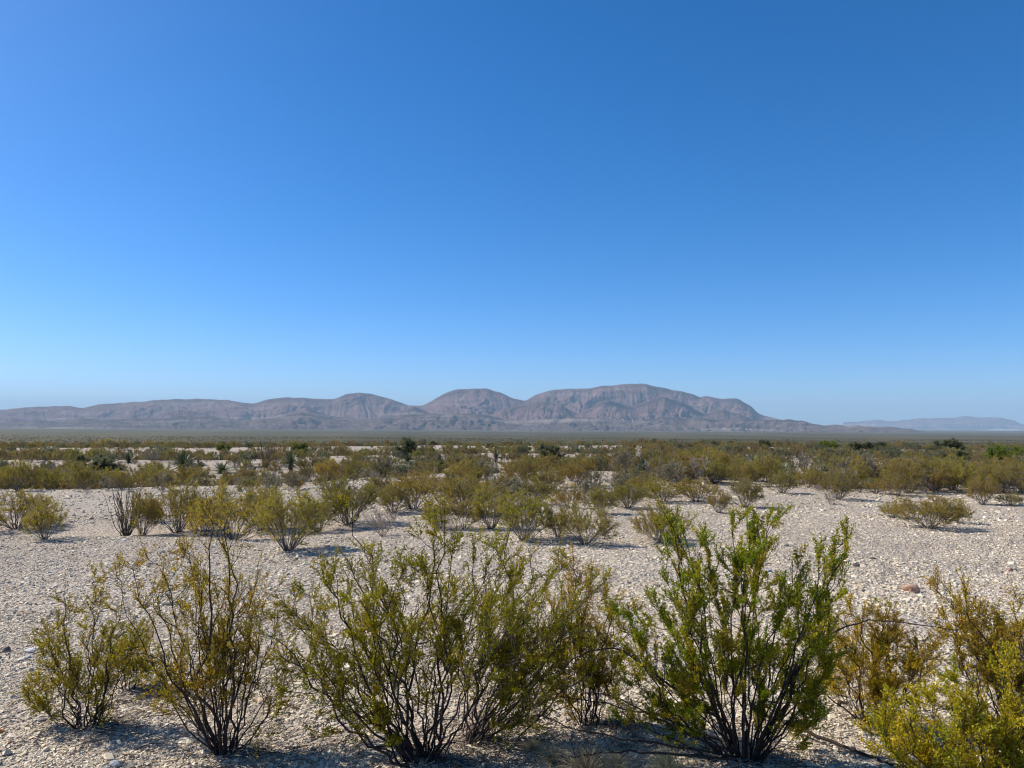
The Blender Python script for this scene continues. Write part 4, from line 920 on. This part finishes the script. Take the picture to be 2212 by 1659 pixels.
FOOT = [(-420, 915), (-100, 916), (0, 914), (70, 907), (130, 911), (180, 904), (240, 908), (300, 903), (350, 905), (400, 898), (470, 902), (520, 908), (590, 903), (650, 890), (700, 902), (760, 909), (820, 902), (870, 896), (940, 893), (1008, 893), (1060, 898), (1110, 910), (1154, 905), (1200, 906), (1255, 900), (1320, 905), (1370, 911), (1428, 900), (1470, 904), (1513, 903), (1560, 908), (1603, 905), (1650, 908), (1701, 905), (1721, 908), (1746, 913), (1774, 918), (1805, 918), (1860, 920), (1895, 922), (1926, 922), (1964, 927), (2000, 933), (2034, 938), (2086, 945), (2120, 955)]
range_mesh("foothills", jit(FOOT, 3.2, 21), 6700, 6000, 7400, M_FOOT, 25, .40, 130, rough=.10, shape=.8)
MESA = [(1790, 936), (1816, 922), (1821, 912), (1842, 911), (1895, 907), (1926, 910), (1985, 904), (2061, 902), (2078, 900), (2099, 899), (2113, 902), (2158, 901), (2176, 906), (2190, 907), (2198, 913), (2212, 917), (2300, 915), (2450, 925)]
range_mesh("distant_mesa", jit(MESA, 1.5, 77), 20000, 17500, 27000, M_MTN, 35, .45, 600, nx=700, ns=110, cliff=.72)
LOWH = [(1760, 945), (1880, 934), (1960, 930), (2040, 927), (2100, 930), (2160, 926), (2260, 927), (2450, 930)]
range_mesh("distant_hills", jit(LOWH, 2.4, 5), 14500, 12500, 17000, mountain_mat("pale_hill", (.16, .13, .12), (.27, .23, .205), (.4, .36, .33)), 45, .4, 240, nx=500, ns=70)

# ------------------------------------------------------------------ haze
def haze():
    x0, x1, y0, y1, z0, z1 = -40000, 40000, -3000, 36000, -400, 900
    V = np.array([[x0, y0, z0], [x1, y0, z0], [x1, y1, z0], [x0, y1, z0], [x0, y0, z1], [x1, y0, z1], [x1, y1, z1], [x0, y1, z1]])
    m = bpy.data.materials.new("haze_air"); m.use_nodes = True; nt = m.node_tree; nt.nodes.remove(nt.nodes["Principled BSDF"])
    pv = nt.nodes.new("ShaderNodeVolumePrincipled"); pv.inputs["Color"].default_value = (.56, .80, 1.0, 1); pv.inputs["Density"].default_value = HAZE; pv.inputs["Anisotropy"].default_value = 0.0
    nt.links.new(pv.outputs[0], nt.nodes["Material Output"].inputs["Volume"])
    o = link("haze", mesh("haze", V, BF, m)); tag(o, "thin blue desert haze filling the air", "haze", kind="stuff")
HAZE = 5.4e-5
if HAZE: haze()

# ------------------------------------------------------------------ light
SUN_EL, SUN_AZ = 42, 108      # azimuth of the sun to the left of straight ahead minus a little: from +Y toward -X
sd = Vector((-math.cos(R(18)) * math.cos(R(SUN_EL)), math.sin(R(18)) * math.cos(R(SUN_EL)), math.sin(R(SUN_EL))))
sl = bpy.data.lights.new("sun", 'SUN'); sl.energy = 5.0; sl.angle = R(.53); sl.color = (1, .94, .84)
so = bpy.data.objects.new("sun", sl); COL.objects.link(so); so.rotation_euler = sd.to_track_quat('Z', 'Y').to_euler()
W = bpy.data.worlds.new("World"); S.world = W; W.use_nodes = True; nt = W.node_tree
bg = nt.nodes["Background"]; sky = nt.nodes.new("ShaderNodeTexSky"); sky.sky_type = 'NISHITA'; sky.sun_disc = False
sky.sun_elevation = R(SUN_EL); sky.sun_rotation = -R(72); sky.altitude = 0; sky.air_density = .6; sky.dust_density = .5; sky.ozone_density = 5.2
hs = nt.nodes.new("ShaderNodeHueSaturation"); hs.inputs["Saturation"].default_value = 1.33
nt.links.new(sky.outputs[0], hs.inputs["Color"]); nt.links.new(hs.outputs[0], bg.inputs[0]); bg.inputs[1].default_value = .132
S.view_settings.view_transform = 'Standard'; S.view_settings.look = 'None'; S.view_settings.exposure = .45; S.view_settings.gamma = 1
S.cycles.max_bounces = 5; S.cycles.diffuse_bounces = 3; S.cycles.glossy_bounces = 2; S.cycles.transmission_bounces = 3; S.cycles.volume_bounces = 0; S.cycles.transparent_max_bounces = 6
S.cycles.use_denoising = True; S.cycles.denoiser = 'OPENIMAGEDENOISE'; S.cycles.denoising_input_passes = 'RGB_ALBEDO_NORMAL'; S.cycles.denoising_prefilter = 'ACCURATE'; S.cycles.filter_width = 1.15; S.cycles.use_adaptive_sampling = False
